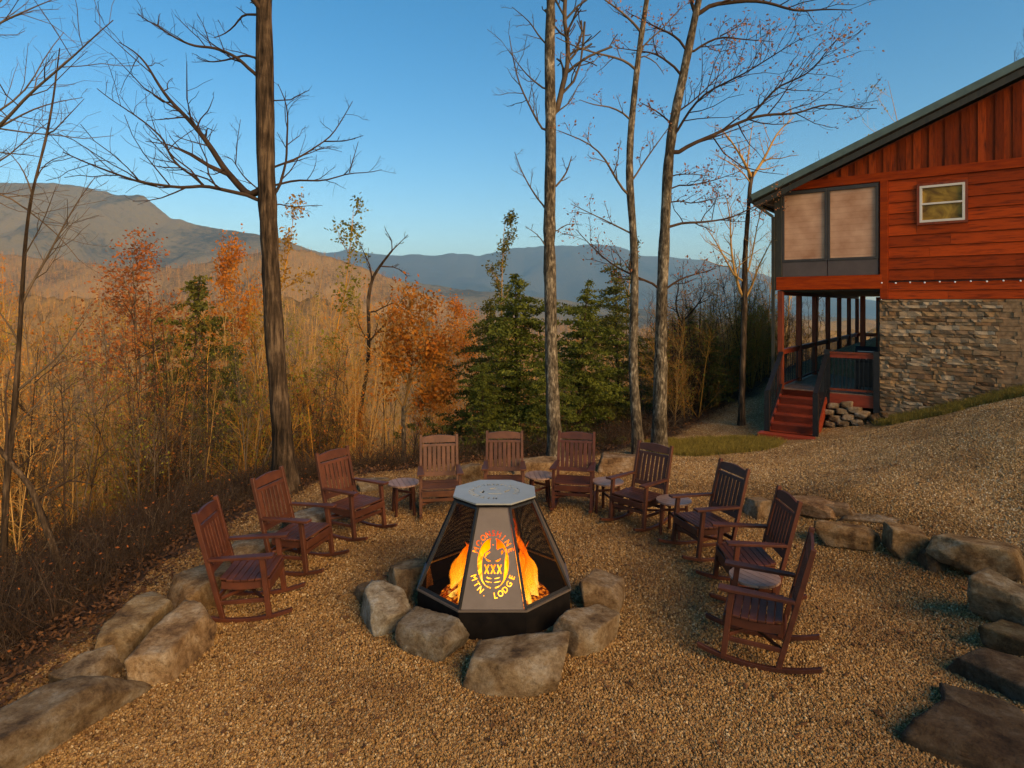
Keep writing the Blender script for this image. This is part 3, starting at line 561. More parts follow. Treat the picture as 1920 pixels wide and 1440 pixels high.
for x, y, a, lab in [(-1.61, 9.35, 20, 'small round table between the third and fourth chairs, left of the fire pit lid'),
 (0.43, 9.75, 5, 'small round dark topped table between the two chairs behind the fire pit'),
 (1.44, 9.45, 60, 'small slatted table between the chairs in front of the pale tree trunks'),
 (2.20, 8.55, 50, 'small slatted round table partly behind the arm of a right hand rocking chair'),
 (2.36, 6.12, 30, 'small round slatted table between the two nearest right hand rocking chairs')]:
    o = empty('side_table'); ground_obj(o, x, y, R(a)); tag(o, lab, 'side table', 'small tables between the rocking chairs')
    for nm, me in TBP: link(nm, me, o)

# ------------------------------------------------------------------ steel fire pit
PX, PY = -0.18, 6.59; WB, WT, ZB, ZT = 1.50, 0.75, 0.275, 1.125
pit = empty('fire_pit', (PX, PY, 0)); tag(pit, 'eight sided tapering steel fire pit with cut out jug logo and glowing letters', 'fire pit')
def octa(w_, rot=22.5): r = w_/2/math.cos(R(22.5)); return [(r*math.cos(R(rot+45*i)), r*math.sin(R(rot+45*i))) for i in range(8)]
def ring(name, w0, w1, z0, z1, th, m):
    a, b, c, d = octa(w0), octa(w1), octa(w0-2*th), octa(w1-2*th); v = [(x, y, z0) for x, y in a]+[(x, y, z1) for x, y in b]+[(x, y, z0) for x, y in c]+[(x, y, z1) for x, y in d]; f = []
    for i in range(8):
        j = (i+1) % 8; f += [(i, j, 8+j, 8+i), (16+j, 16+i, 24+i, 24+j), (8+i, 8+j, 24+j, 24+i), (j, i, 16+i, 16+j)]
    mb = MB(); mb.v = v; mb.f = f; return mb.build(name, m, pit)
ring('base_ring', WB+0.02, WB+0.02, 0.0, ZB-0.01, 0.012, M['soot']); ring('rim_band', WB+0.04, WB+0.04, ZB-0.018, ZB, 0.03, M['steel'])
MB().prism(octa(WB-0.04), 0.02, 0.05).build('ash_bed', M['soot'], pit)
# face i: centre direction angle
def face_frame(i):
    a = R(-90+45*i); n = (math.cos(a), math.sin(a)); tdir = (-n[1], n[0]); return n, tdir
def fpt(i, x, q, off=0.0):
    """x sideways in metres, q metres up the sloping face"""
    n, tdir = face_frame(i); L = math.hypot((WB-WT)/2, ZT-ZB); t = q/L; ap = WB/2+(WT/2-WB/2)*t; z = ZB+(ZT-ZB)*t; nz = (WB-WT)/2/L; nh = (ZT-ZB)/L
    return (n[0]*(ap+off*nh)+tdir[0]*x, n[1]*(ap+off*nh)+tdir[1]*x, z+off*nz)
LF = math.hypot((WB-WT)/2, ZT-ZB); HB, HT = WB/2*math.tan(R(22.5)), WT/2*math.tan(R(22.5))
# glyph outlines straight from the built-in font
GOFF = [0.012]
def glyph_splines(ch):
    cu = bpy.data.curves.new('g', 'FONT'); cu.body = ch; cu.size = 1; cu.align_x = 'CENTER'; cu.resolution_u = 3; cu.fill_mode = 'NONE'
    o = bpy.data.objects.new('g', cu); COL.objects.link(o); dg = bpy.context.evaluated_depsgraph_get(); me = bpy.data.meshes.new_from_object(o.evaluated_get(dg)); 
    bm = bmesh.new(); bm.from_mesh(me); bmesh.ops.remove_doubles(bm, verts=bm.verts[:], dist=1e-5); loops = []; seen = set()
    for v in bm.verts:
        if v in seen: continue
        lp = [v]; seen.add(v); cur = v
        while True:
            nx_ = [e.other_vert(cur) for e in cur.link_edges if e.other_vert(cur) not in seen]
            if not nx_: break
            cur = nx_[0]; seen.add(cur); lp.append(cur)
        if len(lp) > 2: loops.append([(p.co.x, p.co.y) for p in lp])
    bm.free(); bpy.data.meshes.remove(me); bpy.data.objects.remove(o); bpy.data.curves.remove(cu)
    def area(lp): return sum(lp[i][0]*lp[(i+1) % len(lp)][1]-lp[(i+1) % len(lp)][0]*lp[i][1] for i in range(len(lp)))/2
    def inside(p, lp):
        c = False
        for i in range(len(lp)):
            (x1, y1), (x2, y2) = lp[i], lp[i-1]
            if (y1 > p[1]) != (y2 > p[1]) and p[0] < (x2-x1)*(p[1]-y1)/(y2-y1)+x1: c = not c
        return c
    res = []
    for lp in loops:                                   # make the strokes heavier, counters smaller
        if area(lp) < 0: lp = lp[::-1]
        inner = any(o is not lp and inside(lp[0], o) for o in loops if len(o) > 2 and o[0] != lp[-1] and abs(area(o)) > abs(area(lp))+1e-6)
        d = GOFF[0]*(-1 if inner else 1); q = []
        for i in range(len(lp)):
            ax, ay = lp[i-1]; bx, by = lp[i]; cx_, cy_ = lp[(i+1) % len(lp)]
            n1 = (by-ay, ax-bx); n2 = (cy_-by, bx-cx_); l1 = math.hypot(*n1)+1e-9; l2 = math.hypot(*n2)+1e-9; nx_, ny_ = n1[0]/l1+n2[0]/l2, n1[1]/l1+n2[1]/l2; l = max(nx_*nx_+ny_*ny_, 0.8); q.append((bx+2*d*nx_/l, by+2*d*ny_/l))
        res.append(q)
    loops = res
    return loops
def stroke_to_poly(pts, w_):
    L_ = []; Rr = []
    for i, p in enumerate(pts):
        a = pts[max(i-1, 0)]; b = pts[min(i+1, len(pts)-1)]; dx, dy = b[0]-a[0], b[1]-a[1]; l = math.hypot(dx, dy)+1e-9; ww = w_[i] if isinstance(w_, list) else w_
        L_.append((p[0]-dy/l*ww/2, p[1]+dx/l*ww/2)); Rr.append((p[0]+dy/l*ww/2, p[1]-dx/l*ww/2))
    return L_+Rr[::-1]
def arc_text(txt, cx, cy, ax, ay, a0, a1, size, inward=False, wdt=1.0):
    out = []; n = len(txt)
    for i, ch in enumerate(txt):
        if ch == ' ': continue
        a = R(a0+(a1-a0)*i/(n-1)); px, py = cx+ax*math.cos(a), cy+ay*math.sin(a)
        nx_, ny_ = math.cos(a)/ax, math.sin(a)/ay; rot = math.atan2(ny_, nx_)-math.pi/2
        if inward: rot += math.pi
        for lp in glyph_splines(ch):
            q = []
            for x, y in lp:
                x *= size*wdt; y = (y-0.35)*size; q.append((px+x*math.cos(rot)-y*math.sin(rot), py+x*math.sin(rot)+y*math.cos(rot)))
            out.append(q)
    return out
def cut_plate(name, outline, holes, th, f, m, parent):
    cu = bpy.data.curves.new('plate', 'CURVE'); cu.dimensions = '2D'; cu.fill_mode = 'BOTH'; cu.extrude = th/2
    for lp in [outline]+holes:
        s_ = cu.splines.new('POLY'); s_.points.add(len(lp)-1); s_.use_cyclic_u = True
        for p, q in zip(s_.points, lp): p.co = (q[0], q[1], 0, 1)
    o = bpy.data.objects.new('plate', cu); COL.objects.link(o); dg = bpy.context.evaluated_depsgraph_get(); me = bpy.data.meshes.new_from_object(o.evaluated_get(dg)); bpy.data.objects.remove(o); bpy.data.curves.remove(cu)
    for v in me.vertices: v.co = f(v.co.x, v.co.y, v.co.z)
    me.materials.clear(); me.materials.append(m)
    me2 = bpy.data.meshes.new(name); me2.from_pydata([v.co[:] for v in me.vertices], [], [tuple(p.vertices) for p in me.polygons]); me2.materials.append(m); me2.update()
    return link(name, me2, parent)
# the logo: ring oval split in two by the jug, jug with eyes and XXX, text arched above and below
holes = []
cy = LF*0.43; oa, ob, ia, ib = 0.150, 0.225, 0.112, 0.19
def ell(a, b, t0, t1, n=20): return [(a*math.cos(R(t0+(t1-t0)*i/n)), cy+b*math.sin(R(t0+(t1-t0)*i/n))) for i in range(n+1)]
jw = 0.108
holes.append(ell(oa, ob, 98, 262, 26)+[(-0.020, cy-0.212), (-0.070, cy-0.195), (-0.098, cy-0.15), (-jw, cy-0.04), (-0.105, cy+0.03), (-0.085, cy+0.085), (-0.045, cy+0.115), (-0.030, cy+0.13), (-0.030, cy+0.19)])
holes.append(ell(oa, ob, 82, -82, 26)+[(0.020, cy-0.212), (0.070, cy-0.195), (0.098, cy-0.15), (jw, cy-0.04), (0.112, cy+0.03), (0.118, cy+0.09), (0.095, cy+0.135), (0.060, cy+0.13), (0.040, cy+0.115), (0.030, cy+0.13), (0.030, cy+0.19)])
holes.append([(0.078, cy+0.075), (0.092, cy+0.085), (0.096, cy+0.105), (0.086, cy+0.115), (0.074, cy+0.10)])
holes.append(stroke_to_poly([(-0.082, cy+0.045), (-0.066, cy+0.08), (-0.030, cy+0.098)], [0.004, 0.022, 0.010]))
for s_ in (-1, 1): holes.append([(s_*0.020, cy+0.018), (s_*0.075, cy+0.042), (s_*0.062, cy+0.020), (s_*0.04, cy+0.010)])
for xx_ in (-0.06, 0.0, 0.06):
    w2, h2, tt = 0.018, 0.040, 0.007; yc = cy-0.055
    holes.append([(xx_-w2-tt, yc+h2), (xx_-w2+tt, yc+h2), (xx_, yc+0.012), (xx_+w2-tt, yc+h2), (xx_+w2+tt, yc+h2), (xx_+tt, yc), (xx_+w2+tt, yc-h2), (xx_+w2-tt, yc-h2), (xx_, yc-0.012), (xx_-w2+tt, yc-h2), (xx_-w2-tt, yc-h2), (xx_-tt, yc)])
holes.append(stroke_to_poly([(-0.060, cy-0.125), (-0.045, cy-0.133), (-0.015, cy-0.137)], [0.010, 0.014, 0.006])); holes.append(stroke_to_poly([(0.015, cy-0.137), (0.045, cy-0.133), (0.065, cy-0.125)], [0.005, 0.009, 0.004]))
holes.append(stroke_to_poly([(-0.070, cy-0.158), (-0.045, cy-0.166), (-0.012, cy-0.170)], [0.006, 0.012, 0.005])); holes.append(stroke_to_poly([(0.012, cy-0.170), (0.045, cy-0.166), (0.072, cy-0.158)], [0.005, 0.009, 0.004]))
holes.append([(-0.008, cy+0.158), (0.004, cy+0.158), (0.004, cy+0.167), (-0.008, cy+0.167)])
holes += arc_text('MOONSHINE', 0, cy+0.005, 0.186, 0.264, 155, 25, 0.076, wdt=0.88)
holes += arc_text('MTN. LODGE', 0, cy-0.005, 0.198, 0.278, 206, 334, 0.076, True, 0.9)
pn = 0.012
front = cut_plate('front_panel', [(-HB+0.018, -0.004), (HB-0.018, -0.004), (HT-0.014, LF-0.01), (-HT+0.014, LF-0.01)], holes, 0.006, lambda x, y, z: fpt(0, x, y, z-0.004), M['steel'], pit)
front['label'] = 'front plate with cut out jug, XXX and arched lettering'
def mesh_screen():
    m, t, b = mat('fine_spark_screen'); b.inputs['Base Color'].default_value = (0.003, 0.0025, 0.0025, 1); b.inputs['Roughness'].default_value = 0.8; b.inputs['Specular IOR Level'].default_value = 0.1
    tr = t.nodes.new('ShaderNodeBsdfTransparent'); mx = N(t, 'ShaderNodeMixShader'); c = t.nodes.new('ShaderNodeTexCoord')
    wv = N(t, 'ShaderNodeTexWave', Scale=70.0); wv2 = N(t, 'ShaderNodeTexWave', Scale=70.0); wv2.bands_direction = 'Z'; wv.bands_direction = 'X'
    t.links.new(c.outputs['Object'], wv.inputs['Vector']); t.links.new(c.outputs['Object'], wv2.inputs['Vector'])
    mn = N(t, 'ShaderNodeMath', _operation='MINIMUM'); t.links.new(wv.outputs['Fac'], mn.inputs[0]); t.links.new(wv2.outputs['Fac'], mn.inputs[1])
    gt = N(t, 'ShaderNodeMath', _operation='GREATER_THAN'); gt.inputs[1].default_value = 0.36; t.links.new(mn.outputs[0], gt.inputs[0])
    t.links.new(gt.outputs[0], mx.inputs[0]); t.links.new(b.outputs[0], mx.inputs[1]); t.links.new(tr.outputs[0], mx.inputs[2]); t.links.new(mx.outputs[0], t.nodes['Material Output'].inputs[0]); return m
M['screen'] = mesh_screen()
for i in range(8):
    def quad(name, x0b, x1b, x0t, x1t, q0, q1, th, off, m):
        mb = MB(); mb.v = [fpt(i, x0b, q0, off), fpt(i, x1b, q0, off), fpt(i, x1t, q1, off), fpt(i, x0t, q1, off), fpt(i, x0b, q0, off+th), fpt(i, x1b, q0, off+th), fpt(i, x1t, q1, off+th), fpt(i, x0t, q1, off+th)]
        mb.f = [(0, 3, 2, 1), (4, 5, 6, 7), (0, 1, 5, 4), (1, 2, 6, 5), (2, 3, 7, 6), (3, 0, 4, 7)]; return mb.build(name, m, pit)
    if i and i % 2 == 0: quad('steel_panel', -HB+0.018, HB-0.018, -HT+0.014, HT-0.014, 0.012, LF-0.01, 0.006, -0.007, M['steel'])
    if i % 2:
        mb = MB(); mb.v = [fpt(i, -HB+.02, .02, -.01), fpt(i, HB-.02, .02, -.01), fpt(i, HT-.015, LF-.02, -.01), fpt(i, -HT+.015, LF-.02, -.01)]; mb.f = [(0, 1, 2, 3)]
        mb.build('spark_screen', M['screen'], pit)
        quad('screen_frame', -HB+.002, HB-.002, -HB+.01, HB-.01, 0.0, 0.03, 0.008, -.004, M['black'])
        quad('screen_frame', -HT-.008, HT+.008, -HT+.002, HT-.002, LF-0.045, LF-0.005, 0.008, -.004, M['black'])
    n, td = face_frame(i); 
    a, b_ = fpt(i, HB, 0, 0), fpt(i, HT, LF-0.004, 0); MB().beam(a, b_, 0.026, 0.026, (n[0], n[1], 0)).build('corner_bar', M['black'], pit)
GOFF[0] = 0.04
# lid with its ring of cut letters, a mountain ridge and bars
lh = arc_text('MOUNTAIN', 0, 0, 0.245, 0.245, 168, 272, 0.085, True, 0.68)+arc_text('MARKIT', 0, 0, 0.235, 0.235, 108, 48, 0.075, wdt=.7)+arc_text('LODGE', 0, 0, 0.235, 0.235, 36, -24, 0.075, wdt=.7)+arc_text('EST', 0, 0, 0.235, 0.235, 150, 122, 0.075, wdt=.7)
for pts_, ww in ([[(-0.07, -0.09), (0.0, -0.105), (0.085, -0.088)], [0.014, 0.040, 0.016]], [[(-0.05, 0.06), (-0.02, 0.09), (0.015, 0.12)], [0.034, 0.034, 0.012]], [[(0.10, -0.05), (0.13, 0.0), (0.165, 0.05)], [0.014, 0.036, 0.016]],
                 [[(-0.14, -0.06), (-0.12, -0.03), (-0.12, 0.02)], [0.045, 0.034, 0.010]], [[(-0.03, 0.03), (0.02, 0.05), (0.07, 0.04)], [0.005, 0.012, 0.005]], [[(0.02, -0.02), (0.05, 0.0), (0.08, -0.02)], [0.005, 0.010, 0.005]]): lh.append(stroke_to_poly(pts_, ww))
cut_plate('lid', [(x, y) for x, y in octa(WT+0.09)], lh, 0.014, lambda x, y, z: (x, y, ZT+0.022+z), M['lidsteel'], pit)
MB().prism(octa(WT+0.02), ZT-0.02, ZT-0.006).build('added_lid_backing', M['soot'], pit)  # added dark plate hides the fire glow so lid cutouts read dark
ring('lid_band', WT+0.085, WT+0.085, ZT-0.006, ZT+0.0135, 0.02, M['soot'])
# burning logs and flames
fire = empty('campfire', (PX, PY, 0.05)); tag(fire, 'burning teepee of split logs with tall yellow orange flames inside the fire pit', 'fire')
rf = random.Random(4)
charm, t, b = mat('glowing_charred_log'); v = coord(t, 'Object'); n = N(t, 'ShaderNodeTexNoise', Scale=14, Detail=6); t.links.new(v, n.inputs['Vector'])
r = ramp(t, [(0.42, (0, 0, 0)), (0.52, (0.9, 0.10, 0.01)), (0.62, (1.0, 0.55, 0.15))], n.outputs[0]); b.inputs['Base Color'].default_value = (0.02, 0.012, 0.008, 1)
t.links.new(r.outputs[0], b.inputs['Emission Color']); b.inputs['Emission Strength'].default_value = 0.3
for i in range(10):
    a = 2*math.pi*i/13+rf.uniform(-.2, .2); r0 = rf.uniform(0.36, 0.56); r1 = rf.uniform(0.02, 0.16); tb = Tubes(); ps = []
    for k in range(6): q = k/5; rr = r0+(r1-r0)*q; ps.append((rr*math.cos(a+0.25*q), rr*math.sin(a+0.25*q), 0.02+q*rf.uniform(0.36, 0.46)))
    th = rf.uniform(0.016, 0.034); tb.add(ps, [th*rf.uniform(.8, 1.15) for _ in ps], 7); link('log', tb.mesh('log', [charm]), fire)
def flame_mat():
    m, t, b = mat('flame'); t.nodes.remove(b); c = t.nodes.new('ShaderNodeTexCoord'); sx = t.nodes.new('ShaderNodeSeparateXYZ'); t.links.new(c.outputs['Object'], sx.inputs[0])
    n = N(t, 'ShaderNodeTexNoise', Scale=5, Detail=3, Distortion=1.2); mp = t.nodes.new('ShaderNodeMapping'); mp.inputs['Scale'].default_value = (1, 1, 0.35); t.links.new(c.outputs['Object'], mp.inputs[0]); t.links.new(mp.outputs[0], n.inputs['Vector'])
    mr = N(t, 'ShaderNodeMapRange'); mr.inputs['From Max'].default_value = 0.95; t.links.new(sx.outputs[2], mr.inputs[0])
    ad = N(t, 'ShaderNodeMath', _operation='MULTIPLY_ADD'); t.links.new(n.outputs[0], ad.inputs[0]); ad.inputs[1].default_value = 0.55; t.links.new(mr.outputs[0], ad.inputs[2])
    r = ramp(t, [(0.28, (1.0, 0.60, 0.13)), (0.50, (1.0, 0.36, 0.03)), (0.80, (0.8, 0.12, 0.008)), (1.0, (0.25, 0.015, 0.004))], ad.outputs[0])
    em = N(t, 'ShaderNodeEmission', Strength=1.15); t.links.new(r.outputs[0], em.inputs[0]); tr = t.nodes.new('ShaderNodeBsdfTransparent')
    lw = N(t, 'ShaderNodeLayerWeight', Blend=0.35); rp = ramp(t, [(0.12, (0.95, 0.95, 0.95)), (0.62, (0.0, 0.0, 0.0))], lw.outputs['Facing'])
    r2 = ramp(t, [(0.36, (0.05, 0.05, 0.05)), (0.58, (1, 1, 1))], n.outputs[0]); mm = N(t, 'ShaderNodeMath', _operation='MULTIPLY'); t.links.new(rp.outputs[0], mm.inputs[0]); t.links.new(r2.outputs[0], mm.inputs[1])
    mx = N(t, 'ShaderNodeMixShader'); t.links.new(mm.outputs[0], mx.inputs[0]); t.links.new(tr.outputs[0], mx.inputs[1]); t.links.new(em.outputs[0], mx.inputs[2]); t.links.new(mx.outputs[0], t.nodes['Material Output'].inputs[0]); return m
M['flame'] = flame_mat()
def tongue(seed, r0, hh, r_base):
    q = random.Random(seed); ns, k = 14, 9; V = []; Fq = []; px_, py_ = r_base; lean = -0.3
    for i in range(ns):
        t_ = i/(ns-1); rr = r0*math.sin(math.pi*min(1, 0.22+0.78*t_))**0.8*(1-t_*0.45) if i < ns-1 else 0.001
        ox = px_*(1+lean*t_)+0.055*math.sin(9*t_+seed)*t_; oy = py_*(1+lean*t_)+0.055*math.cos(8*t_+seed*2)*t_
        for j in range(k):
            a = 2*math.pi*j/k; w_ = 1+0.22*math.sin(3*a+5*t_*2+seed)*(t_+0.3)+q.gauss(0, 0.05); V.append((ox+rr*w_*math.cos(a), oy+rr*w_*math.sin(a), hh*t_+0.03))
    for i in range(ns-1):
        for j in range(k): j2 = (j+1) % k; Fq.append((i*k+j, i*k+j2, (i+1)*k+j2, (i+1)*k+j))
    return mesh_np('flame', V, Fq, [M['flame']], None, True)
for i in range(46):
    a = 2.39996*i; rb = 0.03+0.47*((i+.5)/46)**0.65; hh = rf.uniform(0.55, 1.0)*(1.12-rb*0.9)*1.0
    link('flame', tongue(i, rf.uniform(0.03, 0.075)*(1.3 if rb < .25 else 1), max(hh, 0.22), (rb*math.cos(a), rb*math.sin(a))), fire)
coal, t, b = mat('glowing_coals'); v = coord(t, 'Object'); n = N(t, 'ShaderNodeTexVoronoi', Scale=26); t.links.new(v, n.inputs['Vector']); r = ramp(t, [(0.0, (1.0, 0.42, 0.06)), (0.35, (1.0, 0.22, 0.02)), (0.6, (0.12, 0.01, 0.0))], n.outputs['Distance']); b.inputs['Base Color'].default_value = (0.03, 0.02, 0.015, 1); t.links.new(r.outputs[0], b.inputs['Emission Color']); b.inputs['Emission Strength'].default_value = 0.5
tb = Tubes(); rr_ = np.random.RandomState(3)
V_ = []; F_ = []
for i in range(12):
    for j in range(40):
        q_ = 0.58*(i/11); a_ = 2*math.pi*j/40; V_.append((q_*math.cos(a_), q_*math.sin(a_), 0.07*(1-(i/11)**3)+0.025*rr_.randn()*(i < 11)*.5+.004))
for i in range(11):
    for j in range(40): j2 = (j+1) % 40; F_.append((i*40+j, (i+1)*40+j, (i+1)*40+j2, i*40+j2))
link('ember_bed', mesh_np('ember_bed', V_, F_, [coal]), fire)
# ------------------------------------------------------------------ boulders
def boulder_mesh(seed, dims, cuts=7, rough=0.05, sub=5):
    q = random.Random(seed); bm = bmesh.new(); bmesh.ops.create_icosphere(bm, subdivisions=sub, radius=1)
    V = np.array([v.co[:] for v in bm.verts]); nr = []; hh = []
    for ax in range(3):
        for s_ in (-1, 1):
            n_ = [0, 0, 0]; n_[ax] = s_; n_ = np.array(n_, float)+np.array([q.gauss(0, 0.14) for _ in range(3)]); nr.append(n_/np.linalg.norm(n_)); hh.append(q.uniform(0.86, 1.0))
    for _ in range(cuts+3):
        n_ = np.array([q.gauss(0, 1), q.gauss(0, 1), q.gauss(0, 0.8)]); nr.append(n_/np.linalg.norm(n_)); hh.append(q.uniform(0.98, 1.25))
    nr = np.array(nr); hh = np.array(hh); D = np.clip(V @ nr.T, 1e-4, None)/hh; r_ = (D**70).sum(1)**(-1/70)
    P = V*r_[:, None]; P = P*np.array(dims)/2
    s1 = 1.0/max(dims)
    d = np.zeros(len(P))
    for k, (sc, am) in enumerate([(2.2, .5), (5, .3), (12, .16), (30, .08)]):
        d += am*(vnoise(P[:, 0]*sc*s1*1.3+seed, P[:, 1]*sc*s1*1.3+P[:, 2]*sc*s1*1.7, seed+k)+vnoise(P[:, 2]*sc*s1*1.6-seed, P[:, 0]*sc*s1+P[:, 1]*sc*s1*.7, seed+9+k))*0.5
    # bedding ledges
    zz = P[:, 2]/dims[2]*5+q.random()*3+0.5*vnoise(P[:, 0]*3, P[:, 1]*3, seed); led = np.abs(zz-np.floor(zz)-0.5)*2; 
    P = P+V*(d*rough*max(dims)*0.9-0.25*rough*max(dims)*np.clip(0.18-led, 0, 1)*3*(np.abs(V[:, 2]) < 0.7))[:, None]
    for v, p in zip(bm.verts, P): v.co = p
    me = bpy.data.meshes.new('boulder'); bm.to_mesh(me); bm.free(); me.materials.append(M['rock'])
    for p in me.polygons: p.use_smooth = True
    return me
def boulder(u, v, dims, rz, seed, lab, sink=0.12, grp=None, z=None, tilt=(0, 0), tint=(1, 1, 1), cuts=7, zref=0.0):
    """u, v: photo pixel at the middle of the boulder's foot"""
    x, y = gnd(u, v, zref); o = link('boulder', boulder_mesh(seed, dims, cuts), None, (x, y, (gz(x, y) if z is None else z)+dims[2]/2-sink), (R(tilt[0]), R(tilt[1]), R(rz)))
    o.color = (*tint, 1); tag(o, lab, 'boulder', grp); return o
G1 = 'boulders ringed round the fire pit'; G2 = 'boulders along the left edge of the patio'; G3 = 'boulders along the back of the patio'; G4 = 'boulders retaining the right hand bank'
grey = (0.98, 1.12, 1.34); warm = (1.15, 0.98, 0.78)
boulder(966, 1272, (0.82, 0.52, 0.37), -4, 41, 'large mottled tan block in front of the fire pit, nearest the camera', 0.12, G1)
boulder(808, 1212, (0.60, 0.44, 0.36), -24, 42, 'grey brown block just left of the nearest fire pit boulder', 0.11, G1, tint=grey)
boulder(722, 1165, (0.40, 0.58, 0.35), 28, 43, 'pale grey upright block at the left front of the fire pit', 0.10, G1, tint=(1.1, 1.3, 1.6))
boulder(768, 1098, (0.42, 0.50, 0.36), 30, 44, 'squat tan boulder at the back left of the fire pit', 0.12, G1, tint=warm)
boulder(1098, 1200, (0.46, 0.62, 0.35), -42, 45, 'tan boulder at the right front of the fire pit', 0.11, G1)
boulder(1128, 1130, (0.44, 0.54, 0.37), -10, 46, 'brown boulder with a flat top at the right side of the fire pit', 0.10, G1, tint=(1.0, .92, .85))
boulder(88, 1378, (0.50, 1.02, 0.36), -14, 51, 'long flat slab in the lower left corner of the patio', 0.08, G2)
boulder(328, 1228, (0.46, 0.94, 0.38), 2, 52, 'pale tan wedge shaped boulder with a split across its top', 0.10, G2, tint=(1.15, 1.05, .95))
boulder(258, 1192, (0.42, 1.02, 0.38), 5, 53, 'darker boulder behind the wedge shaped one, at the brink of the slope', 0.10, G2, tint=(1, .95, .82))
boulder(386, 1116, (0.50, 0.78, 0.34), -20, 54, 'tan block just behind the first left hand rocking chair', 0.09, G2, tint=warm)
boulder(474, 1048, (0.50, 0.80, 0.34), -14, 55, 'pale boulder seen under the arm of the first left hand rocking chair', 0.1, G2)
boulder(588, 985, (0.50, 0.80, 0.30), -25, 56, 'low boulder between the second and third left hand chairs', 0.1, G2, tint=grey)
boulder(880, 908, (0.48, 0.40, 0.42), 5, 61, 'round topped boulder behind the gap between two rear chairs', 0.08, G3, tint=warm)
boulder(1012, 878, (1.15, 0.50, 0.30), 6, 62, 'long low pale slab behind the rear chairs', 0.06, G3, tint=(1.1, 1, .9))
boulder(1165, 872, (0.98, 0.48, 0.36), -5, 63, 'long boulder with a dark brown face behind the pale trunks', 0.06, G3, tint=(.75, .66, .62))
boulder(700, 918, (0.5, 0.35, 0.26), 15, 64, 'small half buried boulder behind the first round table', 0.08, G3)
boulder(1425, 965, (0.34, 0.34, 0.26), 20, 71, 'small dark boulder behind a right hand chair, start of the bank wall', 0.06, G4, tint=(.8, .72, .65))
boulder(1518, 978, (0.74, 0.46, 0.24), -32, 72, 'flat topped reddish boulder at the start of the bank wall', 0.05, G4, tint=(.95, .8, .72))
boulder(1592, 1024, (0.66, 0.34, 0.28), -38, 73, 'rounded tan boulder low in the bank wall, left of the square block', 0.04, G4, tint=warm)
boulder(1698, 1046, (0.44, 0.36, 0.34), -20, 74, 'square golden block with a flat face in the bank wall', 0.05, G4, tint=(1.2, 1.05, .85), cuts=2)
boulder(1665, 1000, (1.10, 0.60, 0.20), -32, 75, 'thin grey slab capping the bank behind the square golden block', 0.06, G4, z=0.14, tint=(.85, .85, .9))
boulder(1828, 1085, (0.86, 0.50, 0.36), -42, 76, 'long tan boulder with an overhanging lower edge in the bank wall', 0.02, G4, tint=(1, .92, .78))
boulder(1890, 1175, (0.62, 0.46, 0.42), -60, 77, 'grey green boulder against the right edge of the view', 0.05, G4, tint=(.85, .9, .92))
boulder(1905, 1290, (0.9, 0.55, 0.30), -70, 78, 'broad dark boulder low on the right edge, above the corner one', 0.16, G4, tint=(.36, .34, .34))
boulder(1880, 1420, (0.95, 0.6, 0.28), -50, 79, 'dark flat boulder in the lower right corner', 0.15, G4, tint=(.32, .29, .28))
boulder(1752, 1068, (0.30, 0.26, 0.26), 10, 80, 'small dark wedge between the square golden block and the long overhanging boulder', 0.06, G4, tint=(.5, .45, .4))
boulder(1560, 985, (0.5, 0.3, 0.16), -30, 81, 'low flat stone behind the rounded tan boulder of the bank wall', 0.05, G4, tint=(.8, .72, .68))
boulder(1915, 1225, (0.5, 0.42, 0.26), -60, 82, 'low dark stone between the grey green boulder and the broad dark one', 0.12, G4, tint=(.42, .45, .4))  # even dark tint, slightly green
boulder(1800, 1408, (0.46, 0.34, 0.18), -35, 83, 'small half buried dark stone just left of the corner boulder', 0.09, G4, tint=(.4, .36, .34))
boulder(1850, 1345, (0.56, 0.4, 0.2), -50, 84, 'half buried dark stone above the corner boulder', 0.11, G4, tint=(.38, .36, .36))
boulder(170, 1262, (0.40, 0.5, 0.26), -10, 85, 'half buried tan stone between the corner slab and the wedge shaped boulder', 0.10, G2)
boulder(690, 1118, (0.28, 0.26, 0.2), 30, 86, 'low brown stone behind the pale grey block of the fire ring', 0.08, G1, tint=(.7, .62, .55))

# ------------------------------------------------------------------ cabin
SL = 0.4126; ROT = math.atan2(CS[1], CS[0])
ZG0 = 0.0; ZST = 3.22; ZBELT = 5.93; ZDECK = 1.02; ZRAIL = 1.97; SW = 2.26
cabin = empty('cabin', (P0[0], P0[1], 0), ROT); tag(cabin, 'two storey log cabin with red stained siding, stone base and screened porch', 'cabin')
def zroof(s): return 5.86+SL*(s+0.45)                       # top edge of the rake at s
def cb(name, c, d, m, parent=None, rot=None, bevel=0.0): return boxo(name, m if not isinstance(m, str) else M[m], parent or cabin, c, d, rot, bevel)
# core walls (dark sheathing behind the boards)
def core(name, s0, s1, t0, t1, z0, fz, m):
    zz = lambda s: fz(s); mb = MB(); mb.v = [(s0, t0, z0), (s1, t0, z0), (s1, t1, z0), (s0, t1, z0), (s0, t0, zz(s0)), (s1, t0, zz(s1)), (s1, t1, zz(s1)), (s0, t1, zz(s0))]
    mb.f = [(0, 3, 2, 1), (4, 5, 6, 7), (0, 1, 5, 4), (1, 2, 6, 5), (2, 3, 7, 6), (3, 0, 4, 7)]; return mb.build(name, m, cabin)
core('upper_wall', 0.05, 7.0, 0.10, 12, 3.47, lambda s: zroof(s)-0.28, M['post'])
core('upper_wall', 7.0, 14.0, 0.10, 12, 3.47, lambda s: zroof(14-s)-0.28, M['post'])
core('lower_wall', SW+0.03, 14, 0.10, 12, -3.0, lambda s: 3.45, M['mortar'])
